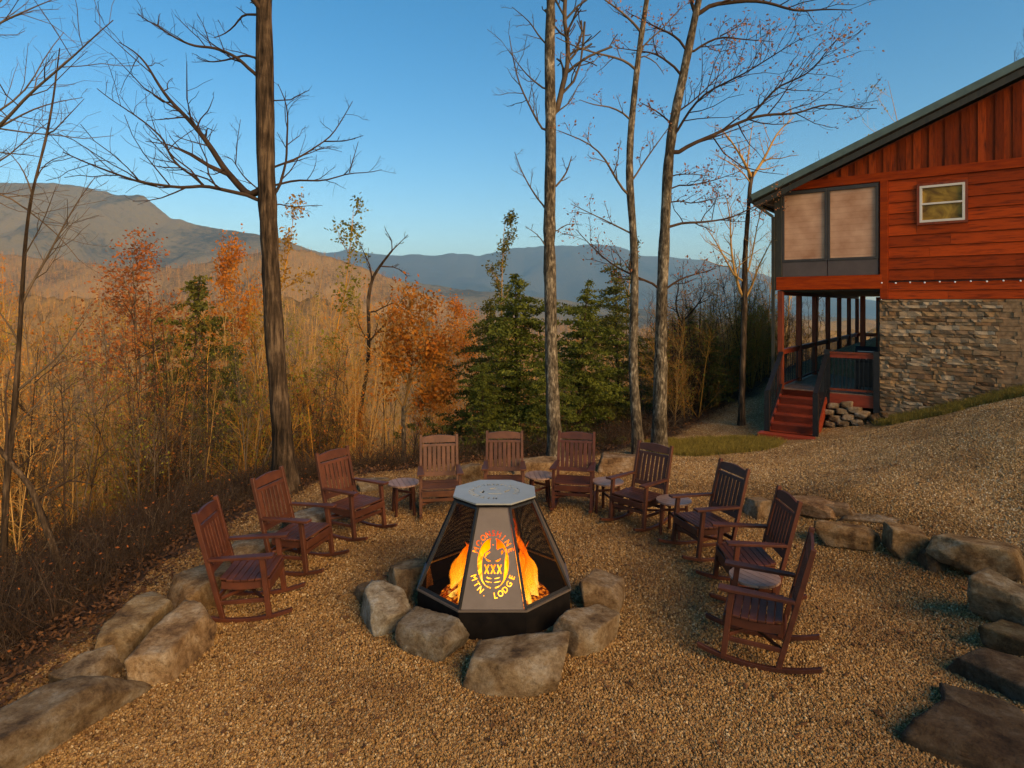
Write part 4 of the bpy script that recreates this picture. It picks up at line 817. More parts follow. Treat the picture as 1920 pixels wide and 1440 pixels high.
# roof planes
mb = MB(); e = -0.45; t0, t1 = -0.42, 12.4
for s0, s1, f in ((e, 7.0, lambda s: zroof(s)), (7.0, 14-e, lambda s: zroof(14-s))):
    k = len(mb.v)
    mb.v += [(s0, t0, f(s0)-0.14), (s1, t0, f(s1)-0.14), (s1, t1, f(s1)-0.14), (s0, t1, f(s0)-0.14), (s0, t0, f(s0)), (s1, t0, f(s1)), (s1, t1, f(s1)), (s0, t1, f(s0))]
    mb.f += [tuple(k+i for i in q) for q in ((0, 3, 2, 1), (4, 5, 6, 7), (0, 1, 5, 4), (1, 2, 6, 5), (2, 3, 7, 6), (3, 0, 4, 7))]
roof = mb.build('roof', M['roofmetal'], cabin)
MB().beam((e-0.02, t0-0.02, zroof(e)-0.08), (7.0, t0-0.02, zroof(7.0)-0.08), 0.035, 0.15).build('rake_trim', M['roofmetal'], roof)
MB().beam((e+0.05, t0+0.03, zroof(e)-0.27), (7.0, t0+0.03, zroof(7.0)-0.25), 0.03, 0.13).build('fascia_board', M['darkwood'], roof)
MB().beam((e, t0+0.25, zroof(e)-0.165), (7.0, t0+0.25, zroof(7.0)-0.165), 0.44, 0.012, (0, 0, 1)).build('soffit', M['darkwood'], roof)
mb = MB(); mb.box((e-0.05, 6, zroof(e)-0.13), (0.11, 12.8, 0.11)).build('gutter', M['darkwood'], roof)
MB().beam((e-0.03, -0.2, zroof(e)-0.2), (-0.06, -0.03, zroof(e)-0.55), 0.07, 0.06).build('downspout', M['darkwood'], cabin)
MB().beam((-0.06, -0.03, zroof(e)-0.55), (-0.06, -0.03, 0.9), 0.07, 0.06).build('downspout', M['darkwood'], cabin)
# gable boards, each its own length
ZB2 = ZBELT+0.20; s = 0.15; i = 0; rg = random.Random(8); gab = {}
while s < 6.9:
    wdt = 0.145 if i % 2 else 0.175; z1 = zroof(s+0.02)-0.33; z1b = zroof(s+wdt)-0.33; y0 = 0.045 if i % 2 else 0.07
    if z1b > ZB2+0.04:
        mb = MB(); z0 = ZB2; za = max(z1, z0+0.005)
        mb.v = [(s, y0, z0), (s+wdt-0.004, y0, z0), (s+wdt-0.004, y0+0.03, z0), (s, y0+0.03, z0), (s, y0, za), (s+wdt-0.004, y0, z1b), (s+wdt-0.004, y0+0.03, z1b), (s, y0+0.03, za)]
        mb.f = [(0, 3, 2, 1), (4, 5, 6, 7), (0, 1, 5, 4), (1, 2, 6, 5), (2, 3, 7, 6), (3, 0, 4, 7)]; mb.build('gable_board', M['gable'], cabin)
    s += wdt-(0.03 if i % 2 == 0 else 0.0); i += 1
cb('belt_board', (3.6, 0.035, ZBELT+0.10), (7.2, 0.05, 0.20), 'trimwood', bevel=0.004)
cb('belt_board', (0.12, 0.04, ZBELT-0.04), (0.01, 0.04, 0.01), 'trimwood')
# lap siding on the upper wall right of the porch
SX1 = 6.6; w1a, w1b = S(1719), S(1815); wz0, wz1 = Zs(1724, 422), Zs(1724, 345)
rows = [(3.24, 3.47), (3.49, 3.60)]; z = 3.62; nr = 10; hh = (ZBELT-z)/nr
rows = [(3.235, 3.425), (3.43, 3.62)]+[(3.66+i*(ZBELT-3.66)/9, 3.66+(i+1)*(ZBELT-3.66)/9-0.008) for i in range(9)]
for (za, zb_) in rows:
    splits = [SW+0.17, SX1]
    if zb_ > wz0 and za < wz1:
        segs = [(SW+0.17, w1a-0.003), (w1b+0.003, SX1)]
        if za < wz0-0.02: MB().box(((w1a+w1b)/2, 0.055, (za+wz0-0.003)/2), (w1b-w1a, 0.05, wz0-0.003-za)).build('siding_board', M['siding'], cabin)
        if zb_ > wz1+0.02: MB().box(((w1a+w1b)/2, 0.065, (zb_+wz1+0.003)/2), (w1b-w1a, 0.04, zb_-wz1-0.003)).build('siding_board', M['siding'], cabin)
    else:
        sp_ = rg.uniform(3.0, 5.4); segs = [(SW+0.17, sp_-0.002), (sp_+0.002, SX1)]
    for a_, b_ in segs:
        mb = MB(); y0 = 0.05; mb.v = [(a_, y0-0.022, za), (b_, y0-0.022, za), (b_, y0+0.03, za), (a_, y0+0.03, za), (a_, y0+0.003, zb_), (b_, y0+0.003, zb_), (b_, y0+0.03, zb_), (a_, y0+0.03, zb_)]
        mb.f = [(0, 3, 2, 1), (4, 5, 6, 7), (0, 1, 5, 4), (1, 2, 6, 5), (2, 3, 7, 6), (3, 0, 4, 7)]; mb.build('siding_board', M['siding'], cabin)
cb('corner_board', (SW+0.085, 0.025, (3.235+ZBELT)/2), (0.16, 0.07, ZBELT-3.235), 'trimwood', bevel=0.004)
cb('corner_board', (0.05, 0.03, (3.47+5.93)/2), (0.17, 0.08, 5.93-3.47), 'darkwood', bevel=0.004)
# small window
pane_m, t, b = mat('glass_painted_reflection'); v = coord(t, 'Object'); n = N(t, 'ShaderNodeTexNoise', Scale=3.0, Detail=6, Distortion=1.0); t.links.new(v, n.inputs['Vector'])
r = ramp(t, [(0.35, (0.10, 0.045, 0.008)), (0.65, (0.42, 0.24, 0.04))], n.outputs[0]); t.links.new(r.outputs[0], b.inputs['Base Color']); b.inputs['Roughness'].default_value = 0.12; b.inputs['Specular IOR Level'].default_value = 0.12  # golden reflection of the woods painted into the pane's base colour
win = empty('window'); win.parent = cabin; win['label'] = 'small cream framed sash window with two panes'
for (x0, x1, z0, z1) in ((w1a, w1b, wz0, wz0+0.05), (w1a, w1b, wz1-0.05, wz1), (w1a, w1a+0.05, wz0+0.05, wz1-0.05), (w1b-0.05, w1b, wz0+0.05, wz1-0.05)): cb('window_trim', ((x0+x1)/2, 0.02, (z0+z1)/2), (x1-x0, 0.06, z1-z0), 'post', win)
ia_, ib_, iz0, iz1 = w1a+0.05, w1b-0.05, wz0+0.05, wz1-0.05; fw = 0.05
for (x0, x1, z0, z1) in ((ia_, ib_, iz0, iz0+fw), (ia_, ib_, iz1-fw, iz1), (ia_, ia_+fw, iz0+fw, iz1-fw), (ib_-fw, ib_, iz0+fw, iz1-fw), (ia_+fw, ib_-fw, (iz0+iz1)/2-.02, (iz0+iz1)/2+.02)): cb('window_frame', ((x0+x1)/2, 0.015, (z0+z1)/2), (x1-x0, 0.05, z1-z0), 'whiteframe', win, bevel=0.003)
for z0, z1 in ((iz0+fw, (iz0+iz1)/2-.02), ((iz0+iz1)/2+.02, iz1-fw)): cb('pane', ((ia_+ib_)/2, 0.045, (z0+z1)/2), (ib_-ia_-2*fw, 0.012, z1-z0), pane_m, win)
# screened porch openings upstairs
scr_m, t, b = mat('tan_porch_screen'); v = coord(t, 'Object'); n = N(t, 'ShaderNodeTexNoise', Scale=2.2, Detail=7); n2 = N(t, 'ShaderNodeTexWave', Scale=2.2, Distortion=0.6); n2.bands_direction = 'Z'
t.links.new(v, n.inputs['Vector']); t.links.new(v, n2.inputs['Vector']); r = ramp(t, [(0.3, (0.40, 0.19, 0.105)), (0.7, (0.66, 0.38, 0.24))], n.outputs[0]); r2 = ramp(t, [(0.0, (0.9, 0.88, 0.86)), (0.12, (1, 1, 1))], n2.outputs[0])
mx = N(t, 'ShaderNodeMix', _data_type='RGBA', _blend_type='MULTIPLY'); mx.inputs[0].default_value = 1; t.links.new(r.outputs[0], mx.inputs[6]); t.links.new(r2.outputs[0], mx.inputs[7]); t.links.new(mx.outputs[2], b.inputs['Base Color']); b.inputs['Roughness'].default_value = 0.5; b.inputs['Specular IOR Level'].default_value = 0.15
pz0, pz1, kz = 3.80, ZBELT-0.02, Zs(1560, 488)
sa, sm_, sb_ = 0.14, S(1551), SW-0.03
for (x0, x1) in ((sa, sm_-0.004), (sm_+0.004, sb_)):
    pw = empty('porch_window'); pw.parent = cabin; f = 0.055
    for (q0, q1, z0, z1) in ((x0, x1, kz, kz+f), (x0, x1, pz1-f-0.03, pz1), (x0, x0+f, kz+f, pz1-f-0.03), (x1-f, x1, kz+f, pz1-f-0.03)): cb('window_frame', ((q0+q1)/2, 0.03, (z0+z1)/2), (q1-q0, 0.06, z1-z0), 'bronze', pw, bevel=0.003)
    cb('screen', ((x0+x1)/2, 0.05, (kz+pz1)/2), (x1-x0-2*f, 0.01, pz1-kz-2*f), scr_m, pw)
    cb('kick_panel', ((x0+x1)/2, 0.04, (kz+pz0)/2), (x1-x0-.01, 0.04, kz-pz0-.004), 'kick', pw)
cb('rim_beam', (SW/2+0.02, 0.03, 3.635), (SW+0.02, 0.09, 0.32), 'trimwood', bevel=0.005)
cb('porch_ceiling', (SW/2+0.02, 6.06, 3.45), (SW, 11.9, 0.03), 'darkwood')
cb('eave_beam', (0.08, 6.06, 3.40), (0.14, 11.9, 0.10), 'post')
# stone veneer: every stone its own piece
stone_wall = empty('stone_wall'); stone_wall.parent = cabin
svar = []
for k in range(8):
    q = random.Random(100+k); bm = bmesh.new(); bmesh.ops.create_cube(bm, size=1)
    bmesh.ops.subdivide_edges(bm, edges=[e_ for e_ in bm.edges if abs(e_.verts[0].co.x-e_.verts[1].co.x) > .5], cuts=2)
    for v in bm.verts: v.co = Vector((v.co.x+q.uniform(-.02, .02), v.co.y+(q.uniform(-.25, .25) if v.co.y < 0 else 0), v.co.z*q.uniform(.84, 1.0)+q.uniform(-.05, .05)))
    me = bpy.data.meshes.new('stone'); bm.to_mesh(me); bm.free(); me.materials.append(M['veneer']); svar.append(me)
z = 0.10; cnt = 0; rest = []
def ground_s(s_): x, y = hw(s_, 0); return gz(x, y)
while z < ZST-0.03:
    h = min(rg.choice([0.045, 0.06, 0.07, 0.085, 0.11]), ZST-z); s = SW+0.0; first = True
    while s < 5.6:
        L = rg.uniform(0.14, 0.46); 
        if 5.6-(s+L) < 0.1: L = 5.6-s
        if z+h > ground_s(s+L/2)-0.03:
            pr = rg.uniform(0.0, 0.035); d = 0.10
            if s < 4.35 and cnt < 298:
                link('stone', rg.choice(svar), stone_wall, (s+L/2, 0.04-pr, z+h/2), None, (L*0.985, d, h*0.97)); cnt += 1
            else: rest.append((s+L/2, 0.04-pr, z+h/2, L*.985, d, h*.97))
        s += L
    z += h
mb = MB()
for a_ in rest: mb.box(a_[:3], a_[3:])
tag(mb.build('stone_course', M['veneer'], stone_wall), kind='stuff')
cb('porch_corner_stone', (SW-0.03, 0.4, 1.6), (0.05, 0.6, 3.2), 'mortar', stone_wall)
# deck, posts, rails
for i in range(16):
    cb('deck_plank', (0.07+i*(SW-.02)/16+0.0, 5.98, ZDECK-0.02), ((SW-.02)/16-0.008, 11.9, 0.035), 'deck')
cb('rim_joist', (1.68, -0.005, ZDECK-0.16), (1.15, 0.04, 0.28), 'redstair', bevel=0.003); cb('rim_joist', (0.0, 6, ZDECK-0.16), (0.04, 11.9, 0.25), 'redstair')
for tt in (0.06, 2, 4, 6, 8, 10, 11.9):
    cb('porch_post', (0.10, tt, (ZDECK+3.35)/2 if tt > .1 else 1.75), (0.13, 0.13, 3.35-ZDECK if tt > .1 else 3.38), 'post', bevel=0.006)
    x, y = hw(0.1, tt); g = gz(x, y)
    if tt > 1: cb('support_post', (0.10, tt, (g-.3+ZDECK-.05)/2), (0.13, 0.13, ZDECK-.05-g+.3), 'darkwood')
for ss in (1.2, SW-.08): cb('porch_post', (ss, 11.9, (ZDECK+3.35)/2), (0.13, 0.13, 3.35-ZDECK), 'post')
for tt in (3, 6.2, 9): cb('porch_post', (SW-0.75, tt, (ZDECK+3.35)/2), (0.12, 0.12, 3.35-ZDECK), 'post')
def railing(a_, b_, n, name='railing'):
    rl = empty(name); rl.parent = cabin; A, B = Vector((*a_, 0)), Vector((*b_, 0))
    up = Vector((0, 0, ZRAIL)); MB().beam(A+up, B+up, 0.10, 0.04).build('top_rail', M['post'], rl); up2 = Vector((0, 0, ZRAIL-0.07)); MB().beam(A+up2, B+up2, 0.035, 0.09).build('top_rail', M['redstair'], rl)
    up = Vector((0, 0, ZDECK+0.08)); MB().beam(A+up, B+up, 0.05, 0.05).build('bottom_rail', M['post'], rl)
    bal = MB().beam((0, 0, ZDECK+0.10), (0, 0, ZRAIL-0.11), 0.019, 0.019).mesh('baluster', M['black'])
    for i in range(1, n): p = A.lerp(B, i/n); link('baluster', bal, rl, (p.x, p.y, 0))
    return rl
railing((1.22, 0.03), (SW-0.06, 0.03), 11); railing((0.10, 0.12), (0.10, 11.9), 62); railing((0.1, 11.9), (SW, 11.9), 14)
cb('newel_post', (1.17, 0.02, (0.55+ZRAIL+.06)/2), (0.11, 0.11, ZRAIL-.55+.06), 'black'); cb('newel_post', (SW-0.06, -0.03, 1.33), (0.12, 0.10, 1.4), 'black')
# stairs
st = empty('stairs'); st.parent = cabin; ns = 5; sx0, sx1 = 0.16, 1.12; run = 0.26
for i in range(ns):
    zt = ZDECK-0.175*(i+1)+0.0; tt = -run*(i+1)+run/2
    cb('tread', ((sx0+sx1)/2, tt+0.01, zt), (sx1-sx0, run+0.05, 0.04), 'redstair', st, bevel=0.004)
    cb('riser', ((sx0+sx1)/2, tt+run/2-0.012, zt+0.09), (sx1-sx0-.01, 0.02, 0.145), 'riser', st)
tt = -run*ns-0.10; cb('landing', ((sx0+sx1)/2-0.02, tt, 0.08), (sx1-sx0+0.30, 0.36, 0.17), 'redstair', st, bevel=0.005)
cb('riser', ((sx0+sx1)/2, -0.012, ZDECK-0.09), (sx1-sx0, 0.02, 0.16), 'riser', st)
for sx in (sx0-0.03, sx1+0.03):
    MB().beam((sx, -0.02, ZDECK-0.22), (sx, -run*ns, ZDECK-0.22-0.175*ns), 0.04, 0.26).build('stringer', M['redstair'], st)
    tb_ = -run*ns+0.05; cb('newel_post', (sx+(0.01 if sx > .5 else -.01), tb_, 0.60), (0.11, 0.11, 1.02), 'black', st)
    MB().beam((sx, 0.0, ZRAIL-0.05), (sx, tb_, 1.10), 0.10, 0.045).build('handrail', M['black'], st)
    MB().beam((sx, 0.0, ZDECK+0.10), (sx, tb_, 0.28), 0.04, 0.04).build('handrail', M['black'], st)
    for i in range(1, 9):
        f = i/9; tq = tb_*f; z0 = ZDECK+.10+(0.28-ZDECK-.10)*f; z1 = ZRAIL-.05+(1.10-ZRAIL+.05)*f; MB().beam((sx, tq, z0), (sx, tq, z1), 0.018, 0.018).build('baluster', M['black'], st)
# string of small lights
def cw(s_, t_, z_): x, y = hw(s_, t_); return (x, y, z_)
tb = Tubes(); pts_ = []; nn = 41
for i in range(nn):
    s_ = SW-0.02+(5.0-SW)*i/(nn-1); pts_.append(cw(s_, 0.012, 3.645-0.02*abs(math.sin(i*math.pi/8))-0.01))
tb.add(pts_, [0.008]*nn, 5); sl_ = link('string_lights', tb.mesh('string_lights', [M['black']])); tag(sl_, 'dark cord of small clear bulbs strung along the siding above the stone', 'string lights')
bulbm, t, b = mat('bulb_glass'); b.inputs['Base Color'].default_value = (0.8, 0.82, 0.85, 1); b.inputs['Roughness'].default_value = 0.1; b.inputs['Specular IOR Level'].default_value = 0.8
bm = bmesh.new(); bmesh.ops.create_uvsphere(bm, u_segments=8, v_segments=6, radius=0.019); bme = bpy.data.meshes.new('bulb'); bm.to_mesh(bme); bm.free(); bme.materials.append(bulbm)
for i in range(1, 40, 4): link('bulb', bme, sl_, (pts_[i][0]-0.02, pts_[i][1]-.01, pts_[i][2]-0.02))
# covered grill on the deck
gr = empty('barbecue_grill', cw(1.92, 0.75, ZDECK), ROT); tag(gr, 'black barbecue grill standing on the deck behind the railing', 'grill')
def gb(n_, c, d, m='black', rot=None, bevel=0.01): return MB().box(c, d, rot).build(n_, M[m], gr, bevel)
gb('cabinet', (0, 0, 0.42), (0.46, 0.42, 0.6)); gb('side_shelf', (-0.36, 0, 0.78), (0.22, 0.36, 0.03)); gb('side_shelf', (0.33, 0, 0.78), (0.16, 0.36, 0.03)); gb('firebox', (0, 0, 0.80), (0.50, 0.42, 0.16))
mb = MB(); pf = [(-0.22+0.44*i/10, 0.88+0.20*math.sin(math.pi*i/10)) for i in range(11)]; mb.strip([(p[0], 0.88) for p in pf], pf, -0.25, 0.25).build('lid', M['black'], gr)
MB().beam((-0.18, -0.24, 0.97), (0.18, -0.24, 0.97), 0.02, 0.02).build('handle', M['lidsteel'], gr)
for sx in (-1, 1):
    for sy in (-1, 1): gb('leg', (sx*0.2, sy*0.18, 0.06), (0.04, 0.04, 0.12))
for i in range(3): gb('knob', (-0.14+0.14*i, -0.225, 0.79), (0.035, 0.03, 0.035), 'lidsteel')
# blocks and rubble under the deck, an open vent
q = random.Random(3); px_ = [(1.34, 0.30), (1.62, 0.30), (1.90, 0.32)]
for k in range(11):
    row = k//3; cx_ = 1.30+0.27*(k % 3)+(0.12 if row % 2 else 0)-0.03*row; t_ = -0.30+0.06*row; p = cw(cx_, t_, 0); g = gz(p[0], p[1])
    o = link('stone_block', boulder_mesh(300+k, (0.26, 0.22, 0.135), 2, 0.03, 3), None, (p[0], p[1], g+0.06+0.132*row), (0, 0, ROT+R(q.uniform(-9, 9)))); o.color = (.95, .95, .98, 1)
    tag(o, 'grey stone block, %s from the steps in the %s course of the low stack' % (('first', 'second', 'third')[k % 3], ('bottom', 'second', 'third', 'top')[row]), 'stone block', 'stone blocks stacked beside the cabin steps')
mb_v = []; mb_f = []; off_ = 0
for k in range(26):
    cx_ = 2.02+q.uniform(-.2, .4); t_ = -0.33+q.uniform(-.14, .3); p = cw(cx_, t_, 0); g = gz(p[0], p[1]); d_ = q.uniform(.07, .19); me = boulder_mesh(320+k, (d_*1.4, d_, d_*.7), 5, 0.05, 2); rm_ = Euler((q.uniform(-.6, .6), q.uniform(-.6, .6), q.uniform(0, 3))).to_matrix(); zz_ = g+d_*.25+(0.08 if k % 3 == 0 else 0)
    mb_v += [tuple(rm_ @ v.co+Vector((p[0], p[1], zz_))) for v in me.vertices]; mb_f += [tuple(off_+i_ for i_ in f.vertices) for f in me.polygons]; off_ += len(me.vertices); bpy.data.meshes.remove(me)
me = bpy.data.meshes.new('rubble'); me.from_pydata(mb_v, [], mb_f); me.materials.append(M['rock']); me.update(); o = link('rubble', me); o.color = (.7, .6, .52, 1); tag(o, 'heap of loose brown rubble below the deck edge', kind='stuff')

# ------------------------------------------------------------------ trees near the patio, limbs drawn one by one
TM = [M['bark'], M['twig'], M['leaf_russet'], M['palebark'], M['darktwig'], M['leaf_gold'], M['leaf_orange'], M['leaf_rust'], M['leaf_olive'], M['needle'], M['needle2'], M['goldtwig'], M['tantwig']]
def resample(pts, n):
    P = np.array(pts, float); d = np.r_[0, np.cumsum(np.linalg.norm(np.diff(P, axis=0), axis=1))]; t = np.linspace(0, d[-1], n)
    return np.stack([np.interp(t, d, P[:, i]) for i in range(P.shape[1])], 1)
def smooth(P, it=2):
    P = np.array(P, float)
    for _ in range(it): Q = P.copy(); Q[1:-1] = 0.25*P[:-2]+0.5*P[1:-1]+0.25*P[2:]; P = Q
    return P
def hero(name, trunk, Y, limbs, label, seed, trunk_mi=0, limb_mi=1, leaves=None, sides=18, nsub=(7, 5, 3), twl=0.42, cat='tree', dens=1.0):
    """trunk: [(u, v, width px)], limbs: [([(u, v)...], w0, w1)]; everything is turned into metres at distance Y with its own drift in depth"""
    rng = random.Random(seed); root = empty(name); tag(root, label, cat, 'tall bare trees standing round the patio')
    T = resample([(*at(u, v, Y), w_*0.46*Y/F) for u, v, w_ in trunk], 46); T[:, :3] = smooth(T[:, :3], 3)
    bx, by = T[0, 0], T[0, 1]; g = gz(bx, by); T[0, 2] = min(T[0, 2], g-0.1)
    root.location = (bx, by, g); off = np.array([bx, by, g]); tb = Tubes()
    T[:, :3] -= off; rad = T[:, 3].copy(); hgt = T[:, 2]; rad *= 1+0.35*np.exp(-np.clip(hgt, 0, None)/0.2)+0.04*np.array([rng.gauss(0, 1) for _ in rad])
    tb.add([tuple(p) for p in T[:, :3]], list(rad), sides); V, Fq, MI = tb.arrays(seed, 0.05); 
    # bark furrows as relief
    a_ = np.arctan2(V[:, 1], V[:, 0])
    me = mesh_np('trunk', V, Fq, [TM[trunk_mi]], None, True); link('trunk', me, root)
    cr = Tubes()
    for pts, w0, w1 in limbs:
        n = max(6, int(len(pts)*2)); L0 = np.array([(*at(u, v, Y),) for u, v in pts]); L0 = smooth(resample(L0, n), 1)
        # fork point: start on the trunk axis
        length = np.linalg.norm(np.diff(L0, axis=0), axis=1).sum(); dr = rng.uniform(-0.45, 0.45)*length; tt = np.linspace(0, 1, n); 
        L1 = L0.copy(); base = T[np.argmin(np.linalg.norm(T[:, :3]+off-L0[0], axis=1)), :3]+off
        if np.linalg.norm(base-L0[0]) < 0.5: L1[0] = base
        k = (L1[:, 1]+dr*tt)/L1[:, 1]; L1 = np.stack([L1[:, 0]*k, L1[:, 1]*k, H+(L1[:, 2]-H)*k], 1)-off
        grow(cr, rng, [tuple(p) for p in L1], w0/2*Y/F, w1/2*Y/F, 1, 3 if length > 0.6 else 2, (0, int(nsub[0]*dens*min(1.6, max(.5, length/1.8))), nsub[1], nsub[2]), (1, twl, 0.45, 0.5), length, (25, 60), 0.05, limb_mi, leaves, [8, 6, 4, 3, 3], 0.12, 0.20)
    link('crown', cr.mesh('crown', TM, seed), root); return root
hero('oak_tree', [(537, 930, 52), (533, 870, 44), (528, 790, 39), (520, 700, 37), (513, 600, 36), (508, 500, 34), (503, 400, 33), (499, 300, 34), (497, 200, 35), (497, 120, 34), (496, 50, 31), (494, -60, 29), (492, -300, 22), (490, -520, 8)], 10.6,
 [([(487, 366), (465, 367), (453, 356), (448, 347), (421, 318), (398, 280), (372, 245), (349, 219), (317, 187), (296, 157), (273, 117), (252, 96), (223, 79)], 14, 2),
  ([(480, 370), (456, 364), (419, 356), (381, 347), (346, 353), (308, 348), (258, 341), (229, 330), (200, 320), (150, 300), (118, 285)], 8, 2),
  ([(381, 347), (357, 325), (337, 315), (317, 289), (308, 262), (296, 251), (273, 230), (244, 210), (200, 181), (182, 166)], 5, 1.5),
  ([(337, 315), (290, 313), (262, 296)], 2.5, 1), ([(392, 274), (357, 265), (325, 254)], 3, 1), ([(349, 219), (314, 223), (276, 226)], 3, 1), ([(369, 242), (375, 222), (390, 210), (401, 181)], 3.5, 1),
  ([(490, 360), (457, 332), (442, 309), (433, 292), (416, 294)], 3.5, 1), ([(442, 309), (445, 262), (451, 224)], 2, 1), ([(421, 318), (400, 330), (372, 318)], 2.5, 1),
  ([(486, 143), (468, 131), (451, 112), (427, 99), (401, 89), (366, 87), (340, 77), (317, 64), (296, 48), (273, 38), (258, 25)], 7, 1.5), ([(296, 48), (299, 26)], 3, 1),
  ([(488, 112), (462, 102), (442, 108), (419, 114), (390, 117), (369, 108)], 5, 1.5), ([(486, 28), (454, 26), (445, 44), (422, 64), (401, 71)], 5, 1.5), ([(500, 40), (488, 14), (470, -5), (440, -40)], 12, 5),
  ([(508, 368), (524, 356), (529, 329), (537, 306), (538, 262), (540, 219), (537, 192), (521, 157)], 6, 1.2), ([(537, 192), (559, 179), (580, 169)], 2.5, 1),
  ([(537, 306), (567, 292), (594, 274), (620, 257), (640, 227), (661, 190)], 4.5, 1.2), ([(608, 265), (649, 265), (681, 254)], 3, 1),
  ([(529, 345), (550, 337), (608, 340), (655, 324), (696, 324), (716, 318)], 4.5, 1.2), ([(655, 324), (666, 286), (672, 265)], 2.5, 1), ([(512, 380), (550, 389), (582, 385), (605, 385)], 3, 1)],
 'thick dark oak trunk with bare spreading limbs behind the left hand rocking chairs', 1, 0, 4, sides=22, dens=1.25)
hero('maple_tree', [(1042, 850, 31), (1037, 780, 27), (1034, 680, 25), (1032, 560, 24), (1030, 470, 24), (1030, 400, 23), (1033, 300, 22), (1032, 200, 21), (1030, 100, 20), (1033, 0, 18), (1034, -120, 15), (1036, -330, 6)], 13.2,
 [([(1038, 222), (1045, 210), (1053, 167), (1065, 123), (1065, 73), (1057, 40), (1060, 0), (1062, -80)], 11, 7), ([(1028, 255), (1018, 246), (1000, 213), (973, 157), (960, 100), (955, 67)], 5, 1.5),
  ([(1028, 172), (1018, 165), (990, 143), (970, 118), (950, 90)], 4, 1.3), ([(1028, 392), (1018, 387), (993, 350), (975, 315), (965, 285)], 4, 1.3), ([(1035, 355), (1043, 350), (1063, 323), (1072, 293)], 5, 1.5),
  ([(1040, 212), (1070, 193), (1083, 160), (1100, 140)], 3.5, 1), ([(1028, 85), (1015, 75), (993, 40), (960, 13)], 4, 1.3), ([(1028, 470), (1010, 440), (985, 425)], 3, 1), ([(1036, 440), (1060, 420), (1085, 420)], 3, 1)],
 'straight mottled trunk with bare limbs behind the middle rear rocking chairs', 2, 3, 1, sides=16, dens=1.2)
lf = (1.5, 0.034, 2, 0.05)
hero('birch_tree', [(1197, 842, 24), (1192, 770, 21), (1187, 700, 19), (1187, 640, 18), (1190, 560, 17), (1190, 480, 17), (1185, 400, 16), (1179, 340, 16), (1182, 250, 14), (1190, 170, 13), (1200, 80, 12), (1213, 0, 10), (1226, -100, 7), (1240, -220, 3)], 13.6,
 [([(1190, 130), (1177, 115), (1150, 107), (1107, 97), (1073, 85), (1043, 70)], 5, 1.5), ([(1181, 220), (1147, 200), (1113, 197), (1087, 187)], 4, 1.2), ([(1180, 372), (1153, 333), (1133, 293), (1103, 267), (1047, 245)], 5, 1.5),
  ([(1187, 340), (1195, 322), (1217, 290), (1253, 240)], 4, 1.5), ([(1196, 100), (1203, 88), (1243, 53), (1280, 10)], 4, 1.5), ([(1200, 55), (1160, 17), (1133, 0), (1100, -30)], 5, 1.5), ([(1188, 440), (1143, 417), (1107, 400), (1070, 382)], 4, 1.2), ([(1196, 100), (1230, 115), (1245, 140)], 3, 1)],
 'slim pale trunk, left of the leaning pair behind the rocking chairs', 3, 3, 1, lf, sides=14, dens=1.1)
lf2 = (3.2, 0.034, 2, 0.08)
hero('leaning_maple_tree', [(1236, 832, 30), (1237, 770, 28), (1239, 700, 26), (1239, 620, 24), (1242, 540, 22), (1245, 460, 21), (1248, 400, 20), (1253, 300, 20), (1264, 220, 19), (1284, 130, 17), (1299, 50, 14), (1311, 0, 13), (1328, -100, 9), (1345, -230, 4)], 13.9,
 [([(1258, 295), (1267, 289), (1292, 272), (1339, 253), (1378, 233), (1417, 218), (1450, 214), (1494, 214), (1528, 200), (1561, 194), (1611, 205), (1644, 203)], 9, 1.5), ([(1400, 225), (1430, 194), (1458, 161), (1492, 150), (1528, 128), (1550, 94), (1572, 72)], 5, 1.2),
  ([(1260, 262), (1267, 250), (1297, 200), (1325, 172), (1394, 139), (1444, 108), (1478, 86), (1503, 72)], 5, 1.2), ([(1290, 105), (1296, 99), (1319, 83), (1350, 68), (1394, 74), (1450, 78)], 5, 1.2), ([(1350, 68), (1378, 53), (1400, 36)], 3, 1),
  ([(1303, 35), (1311, 25), (1331, 8), (1367, 5), (1400, 1), (1439, 4), (1494, 22), (1547, 17), (1597, 19)], 9, 1.5), ([(1284, 85), (1261, 64), (1228, 50), (1208, 39), (1180, 25)], 5, 1.2), ([(1276, 135), (1250, 114), (1228, 99), (1200, 96), (1160, 90)], 5, 1.2),
  ([(1260, 235), (1256, 228), (1228, 206), (1200, 192)], 4, 1.2), ([(1248, 430), (1270, 418), (1317, 417), (1367, 410), (1393, 398), (1423, 383), (1445, 375)], 6, 1.5), ([(1250, 540), (1280, 520), (1310, 513), (1343, 503)], 4.5, 1.2),
  ([(1240, 540), (1228, 533), (1187, 517), (1143, 493), (1107, 460), (1080, 430)], 5, 1.2), ([(1262, 215), (1300, 190), (1340, 150), (1370, 120)], 4, 1.2), ([(1252, 330), (1290, 325), (1330, 330)], 3, 1), ([(1254, 345), (1290, 350), (1350, 335), (1390, 320)], 3.5, 1), ([(1252, 370), (1300, 385), (1360, 365)], 3, 1), ([(1300, 20), (1290, -20), (1250, -60)], 7, 2)],
 'leaning pale trunk whose upper limbs hold russet leaves, right one of the pair', 4, 3, 4, lf2, sides=16, dens=1.5)
